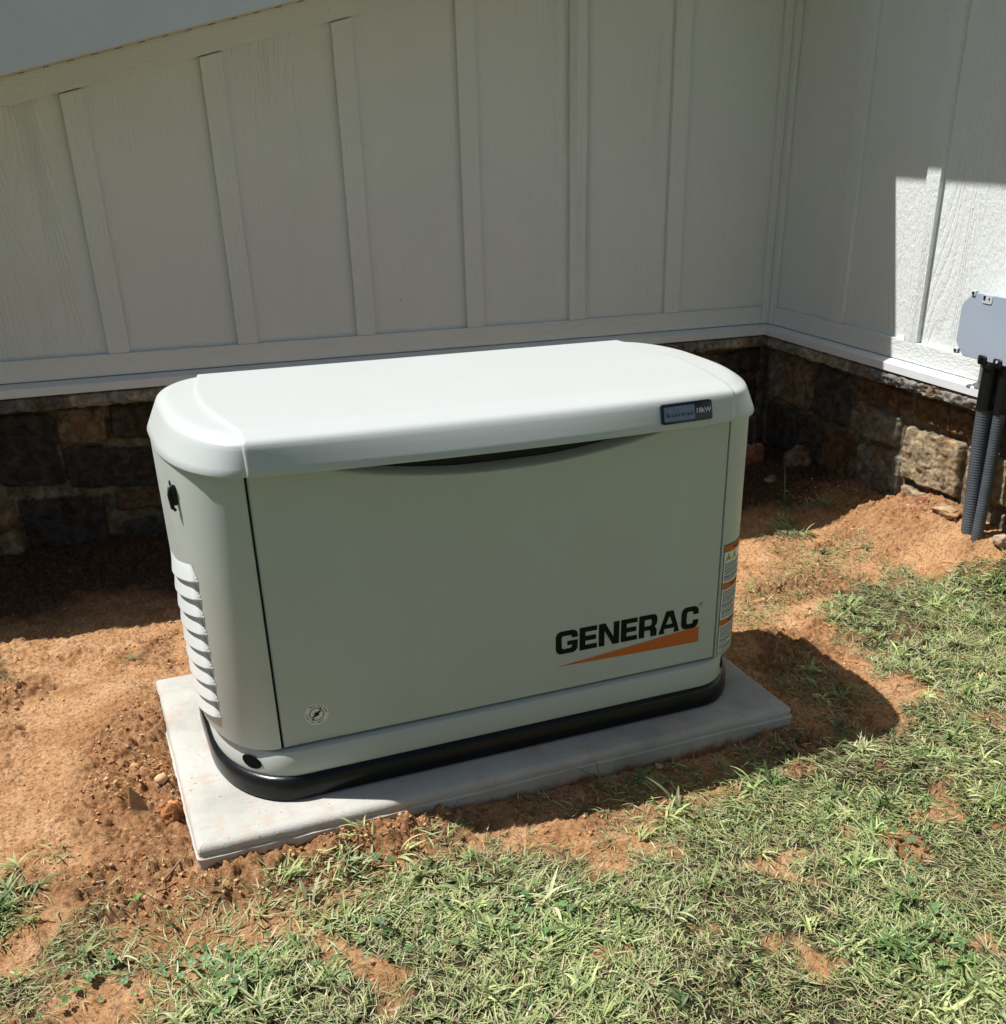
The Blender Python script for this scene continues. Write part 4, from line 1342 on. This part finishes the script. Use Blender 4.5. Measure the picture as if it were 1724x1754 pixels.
# 6 clover: three leaflets on a stalk
rs = np.random.RandomState(31)
spots = [(-.155, -.31, .09, 26), (-.02, -.37, .07, 24), (.02, -.42, .06, 16), (.12, -.45, .10, 24), (.33, -.2, .04, 10), (.30, -.42, .12, 20), (1.35, -.62, .12, 25), (1.15, -.85, .10, 50), (.5, -.5, .12, 35), (1.75, -.35, .15, 20), (1.5, -.17, .05, 14)]
VV = []; QQ = []; CC = []
for (sx, sy, sr, cnt) in spots:
    for i in range(cnt):
        x = sx + rs.normal(0, sr * .6); y = sy + rs.normal(0, sr * .45)
        if not (x < PAD[0] - .02 or x > PAD[1] + .02 or y < PAD[2] - .02): continue
        z = float(height(x, y)) + rs.uniform(.006, .022)
        rl = rs.uniform(.0025, .0062); a0 = rs.uniform(0, 6.28); tl = rs.normal(0, .25, 2)
        colr = np.array((.11, .19, .07)) * rs.uniform(.7, 1.5)
        for j in range(3):
            a = a0 + j * 2.094
            cxp, cyp = x + math.cos(a) * rl * .95, y + math.sin(a) * rl * .95
            b0 = len(VV)
            VV.append((cxp, cyp, z + (cxp - x) * tl[0] + (cyp - y) * tl[1] - .0006)); CC.append(colr * 1.15)
            for q in range(8):
                aa = a + 6.283 * q / 8
                rad = rl * (1.0 if q else .86)
                px_, py_ = cxp + math.cos(aa) * rad * .92, cyp + math.sin(aa) * rad * .92
                VV.append((px_, py_, z + (px_ - x) * tl[0] + (py_ - y) * tl[1] + .0008)); CC.append(colr)
            for q in range(8): QQ.append((b0, b0 + 1 + q, b0 + 1 + (q + 1) % 8))
o = soup('clover', np.array(VV), np.array(QQ), np.array(CC), M['grass'])
tag(o, 'small round-leaved clover growing low among the grass', 'clover', kind='stuff')

# ------------------------------------------------------------------ single plants
def plant(name, x, y, leaves, label, cat, pal=(.12, .2, .07), group=None):
    """leaves: list of (length, width, tilt deg, azimuth deg, curl deg)"""
    n = len(leaves); a = np.array(leaves, float)
    root = empty(name, (x, y, float(height(x, y))))
    tag(root, label, cat, group)
    rr_ = np.random.RandomState(int(abs(x) * 1000) % 999)
    col = np.array(pal) * rr_.uniform(.8, 1.25, (n, 1))
    for i in range(n):
        o = blades('leaf', np.array([x]), np.array([y]), a[i:i+1, 0], a[i:i+1, 1], np.radians(a[i:i+1, 2]), np.radians(a[i:i+1, 3]), col[i:i+1], np.radians(a[i:i+1, 4]), M['grass'], 6, 0, fold=.5)
        o.parent = root; o.matrix_parent_inverse = Matrix.Translation(root.location).inverted()
    return root
rw = random.Random(12)
def rnd_leaves(n, L, W, t0=20, t1=80, a0=0, a1=360):
    return [(L * rw.uniform(.6, 1.1), W * rw.uniform(.7, 1.2), rw.uniform(t0, t1), rw.uniform(a0, a1), rw.uniform(20, 80)) for _ in range(n)]
plant('weed', -.095, -.137, rnd_leaves(4, .016, .009, 30, 60), 'tiny bright green seedling alone on the clay in front of the pad corner', 'seedling', (.20, .38, .08))
plant('grass_tuft', .865, -.150, [(.085, .006, 62, 150, 60), (.07, .005, 80, 100, 30), (.06, .005, 40, 200, 50), (.05, .006, 50, 20, 60), (.04, .004, 60, 280, 40)], 'tall grass sprig with a bent blade in the generator shadow at the pad edge', 'grass tuft')
plant('grass_tuft', .950, -.165, [(.06, .010, 45, 20, 70), (.05, .009, 50, 160, 60), (.05, .006, 75, 80, 30), (.03, .006, 30, 260, 20)], 'short broad-leaved sprig in the generator shadow, right of the tall bent sprig', 'grass tuft')
plant('weed', 2.175, .826, rnd_leaves(9, .04, .010, 35, 80), 'small dark leafy weed on bare clay right of the generator', 'weed', (.09, .16, .06))
plant('weed', 2.32, .79, rnd_leaves(8, .035, .009, 15, 50), 'low flat weed on bare clay, just right of the dark leafy weed', 'weed', (.12, .18, .07))
plant('grass_tuft', 2.33, 1.28, [(.17, .006, 84, 80, 14), (.10, .005, 75, 200, 40), (.08, .005, 70, 20, 60), (.07, .005, 60, 300, 60)], 'tall thin grass stalk in the shade near the stone corner', 'grass tuft')
plant('grass_tuft', 2.20, 1.12, [(.07, .004, 80, 60, 20), (.05, .004, 60, 30, 50), (.04, .004, 60, 160, 50)], 'pale forked sprig at the shade line right of the generator', 'grass tuft', (.3, .34, .2))
plant('grass_tuft', 2.42, 1.15, rnd_leaves(12, .08, .005, 25, 75), 'arching grass clump at the shade line below the dark stones', 'grass tuft', (.16, .22, .09))
plant('grass_tuft', 2.53, 1.12, rnd_leaves(7, .09, .003, 8, 35), 'thin sprawling blades against the sunlit foot of the stone wall', 'grass tuft', (.22, .24, .13))
plant('grass_tuft', 1.93, 1.06, rnd_leaves(5, .07, .003, 50, 85), 'thin pale stalks close behind the right end of the generator', 'grass tuft', (.26, .24, .16))
plant('grass_tuft', .985, -.275, [(.10, .011, 58, 140, 40), (.06, .008, 50, 60, 60), (.05, .007, 40, 230, 50), (.05, .006, 70, 180, 40)], 'broad upright blade leaning left at the lawn edge below the shadow', 'grass tuft', (.22, .27, .15))
plant('grass_tuft', .29, .90, rnd_leaves(9, .05, .005, 10, 45), 'sparse tuft on the clay left of the generator by the shade line', 'grass tuft', (.16, .2, .09))
plant('grass_tuft', -.04, -.235, rnd_leaves(10, .05, .0035, 40, 85), 'spiky little tuft on clay in front of the pad corner', 'grass tuft', (.11, .18, .07))
plant('grass_tuft', -.01, .93, rnd_leaves(7, .05, .004, 10, 50), 'small weed tuft at the far left shade line', 'grass tuft', (.16, .2, .1))

# ------------------------------------------------------------------ rocks, leaf, twigs
def rock(x, y, sx, sy, sz, rot, colr, label, seed, rough=.3):
    bm = bmesh.new(); bmesh.ops.create_icosphere(bm, subdivisions=4, radius=1)
    z0 = float(height(x, y))
    for v in bm.verts:
        p = v.co.copy()
        d = 1 + rough * mnoise.fractal(p * 1.3 + Vector((seed, 0, 0)), .8, 2.1, 4) + .10 * mnoise.noise(p * 4 + Vector((seed, 3, 0)))
        # facet: flatten towards a few planes
        for k in range(6):
            nn = Vector((math.sin(k * 2.1 + seed), math.cos(k * 1.7 + seed * 2), math.sin(k * .9 + 1) * .9)).normalized()
            s_ = p.dot(nn)
            if s_ > .72: d *= .72 / s_ * .35 + .65
        p *= d
        v.co = Vector((p.x * sx, p.y * sy, p.z * sz))
    bmesh.ops.rotate(bm, verts=bm.verts, cent=(0, 0, 0), matrix=Matrix.Rotation(rot, 3, 'Z') @ Matrix.Rotation(.3 * math.sin(seed), 3, 'X'))
    for v in bm.verts: v.co += Vector((x, y, z0 + sz * .45))
    o = bm_obj('rock', bm, M['stone'], None, smooth=True)
    ca = o.data.color_attributes.new('tint', 'FLOAT_COLOR', 'POINT')
    ca.data.foreach_set('color', [*colr, 1] * len(o.data.vertices))
    tag(o, label, 'rock')
    return o
rock(-.002, .092, .023, .020, .030, .5, (.46, .26, .13), 'small orange stone touching the left edge of the concrete pad', 1.3)
rock(-.022, .112, .014, .012, .009, 1.5, (.50, .28, .15), 'flat chip of clay stone beside the orange stone', 4.3)
rock(2.46, 1.70, .050, .045, .060, .5, (.33, .14, .09), 'dark reddish angular rock in the shaded corner behind the generator', 2.1)
rock(2.585, 1.57, .068, .05, .050, .2, (.24, .17, .11), 'rounded brown rock in the shaded corner, right of the reddish rock', 5.2)
rock(2.40, 1.48, .028, .022, .014, .2, (.24, .2, .16), 'small flat grey stone on the shaded soil below the two corner rocks', 7.7)
rock(2.565, .815, .022, .026, .020, .2, (.30, .12, .09), 'small reddish stone at the sunlit foot of the stone wall', 9.1)
rock(2.57, .70, .03, .06, .022, .2, (.42, .30, .19), 'low tan stone at the foot of the wall left of the conduits', 3.3)
rock(2.585, .46, .03, .03, .022, .8, (.42, .34, .26), 'pale stone at the foot of the wall right of the conduits', 6.4)

# curled dry leaf
def dry_leaf(x, y, label):
    z0 = float(height(x, y))
    ctrl = np.array([(.026, .004, .004), (.012, -.004, .001), (-.006, -.006, .004), (-.022, .000, .012), (-.029, .006, .034), (-.033, .010, .062)])
    wd = np.array([(.000, .004, .001), (.004, .010, .007), (.010, .010, .012), (.012, .006, .012), (.011, .004, .006), (.001, .000, .000)])
    n, m = 40, 13
    t_ = np.linspace(0, 1, n); k_ = np.linspace(0, 1, 6)
    cc = np.stack([np.interp(t_, k_, ctrl[:, i]) for i in range(3)], 1); ww = np.stack([np.interp(t_, k_, wd[:, i]) for i in range(3)], 1)
    for _ in range(3): cc[1:-1] = (cc[:-2] + 2 * cc[1:-1] + cc[2:]) / 4; ww[1:-1] = (ww[:-2] + 2 * ww[1:-1] + ww[2:]) / 4
    v_ = np.linspace(-1, 1, m)
    P_ = cc[:, None] + ww[:, None] * v_[None, :, None]
    P_[..., 2] += .004 * np.abs(v_)[None] ** 1.5 + .0016 * np.sin(t_ * 34)[:, None] * np.abs(v_)[None]
    P_[..., 1] += .003 * (v_ ** 2)[None]
    o = grid_mesh('dry_leaf', x + P_[..., 0], y + P_[..., 1], z0 + .002 + P_[..., 2], M['brown_leaf'], None)
    sm = o.modifiers.new('thick', 'SOLIDIFY'); sm.thickness = .0006
    tag(o, label, 'leaf')
    return o
dry_leaf(-.040, .125, 'curled brown dry leaf standing on the clay left of the pad')
def twig(pts, r_, label):
    bm = bmesh.new()
    P_ = []
    for (x, y, dz) in pts: P_.append((x, y, float(height(x, y)) + dz))
    add_tube(bm, P_, [r_, r_ * .95, r_ * .8, r_ * .5][:len(P_)], 8)
    o = bm_obj('twig', bm, M['twig'], None, smooth=True); tag(o, label, 'twig'); return o
twig([(-.035, .105, .004), (-.010, .115, .008), (.006, .125, .010), (.014, .14, .014)], .0022, 'thin brown twig between the dry leaf and the orange stone')
twig([(-.055, -.105, .003), (-.03, -.095, .006), (-.01, -.075, .006), (.01, -.05, .004)], .0026, 'brown twig on the clay in front of the pad corner')
twig([(-.06, -.125, .003), (-.04, -.120, .004), (-.022, -.112, .003)], .0015, 'short pale twig end lying left of the brown twig')

# ------------------------------------------------------------------ junction box on the right wall
BXF = 2.535
jb = empty('electrical_box', (XC, .66, .64))
tag(jb, 'grey plastic electrical box mounted on the sunlit siding at the right edge', 'electrical box')
def yz_prism(name, pts, x0, x1, mat, parent, bev=0.0):
    return prism(name, [(x0, y, z) for y, z in pts], (x1 - x0, 0, 0), mat, parent, bev)
oct_ = [(.716, .648), (.752, .688), (.752, .795), (.735, .815), (.700, .838), (.480, .838), (.430, .795), (.430, .688), (.470, .648)]
yz_prism('box_cover', oct_, BXF, BXF + .014, M['box_grey'], jb, .002)
yz_prism('box_body', [(.722, .662), (.738, .690), (.738, .785), (.725, .806), (.69, .826), (.48, .826), (.45, .80), (.44, .785), (.44, .69), (.46, .662)], BXF + .0142, XC + .010, M['box_light'], jb, .002)
# cover lugs with screws
for (yy, zz_) in ((.708, .838), (.745, .662)):
    lug = yz_prism('screw_lug', [(yy - .010, zz_ - .012), (yy + .010, zz_ - .012), (yy + .010, zz_ + .006), (yy - .010, zz_ + .006)], BXF - .003, BXF + .010, M['box_light'], jb, .003)
    bm = bmesh.new(); add_tube(bm, [(BXF - .0032, yy, zz_ - .002), (BXF - .0055, yy, zz_ - .002)], .0042, 12); bm_obj('screw', bm, M['black'], lug, smooth_angle=40)
nt2 = yz_prism('latch_notch', rrect(.628, .668, .812, .8375, .006, 4), BXF - .0022, BXF + .001, M['box_light'], jb, .0008)
bm = bmesh.new(); add_tube(bm, [(BXF - .0022, .640, .827), (BXF - .0040, .640, .827)], .0028, 12); bm_obj('screw', bm, M['black'], nt2)
bm = bmesh.new(); add_box(bm, BXF - .0035, BXF - .0021, .656, .664, .822, .834); bm_obj('notch_slot', bm, M['black'], nt2)

def conduit(yt, yb_, r_, label, ztop, xg, seed):
    root = empty('conduit', (2.56, yb_, float(height(2.45, yb_))))
    tag(root, label, 'conduit', 'black conduits running from the box into the ground')
    zg = float(height(xg, yb_)) - .03
    # black fitting
    bm = bmesh.new()
    add_tube(bm, [(2.565, yt, ztop), (2.565, yt, ztop - .012), (2.565, yt, ztop - .0125), (2.565, yt, ztop - .140)], [r_ * 1.28, r_ * 1.28, r_ * 1.10, r_ * 1.06], 24)
    fit = bm_obj('conduit_fitting', bm, M['black'], root, smooth_angle=35)
    bm = bmesh.new()
    add_box(bm, BXF - .004, BXF + .006, yt - .004, yt + .034, ztop - .004, ztop + .024, .007, 3)
    tab = bm_obj('mounting_tab', bm, M['black'], fit, smooth_angle=40)
    bm = bmesh.new(); add_tube(bm, [(BXF - .0042, yt + .014, ztop + .016), (BXF - .0065, yt + .014, ztop + .016)], .0042, 12)
    bm_obj('screw', bm, M['box_light'] if seed else M['hole'], tab)
    # corrugated tube
    bm = bmesh.new(); P_ = []; R_ = []
    z0_, z1_ = ztop - .125, zg
    nseg = int((z0_ - z1_) / .0021)
    for k in range(nseg + 1):
        t_ = k / nseg
        z = z0_ + (z1_ - z0_) * t_
        x = 2.567 + (xg - 2.567) * (t_ ** 2.2)
        y = yt + (yb_ - yt) * (t_ ** 1.5)
        P_.append((x, y, z)); R_.append(r_ * (1.0 + .028 * math.cos(k * math.pi / 2)))
    add_tube(bm, P_, R_, 28)
    bm_obj('corrugated_tube', bm, M['conduit'], root, smooth=True)
    return root
conduit(.612, .575, .0255, 'thicker grey corrugated conduit with black fitting, left of the pair under the electrical box', .640, 2.558, 0)
conduit(.549, .528, .0185, 'thinner grey corrugated conduit with black fitting, right of the pair under the electrical box', .640, 2.545, 1)

scene.render.resolution_x = 1006
scene.render.resolution_y = 1024
scene.cycles.max_bounces = 8
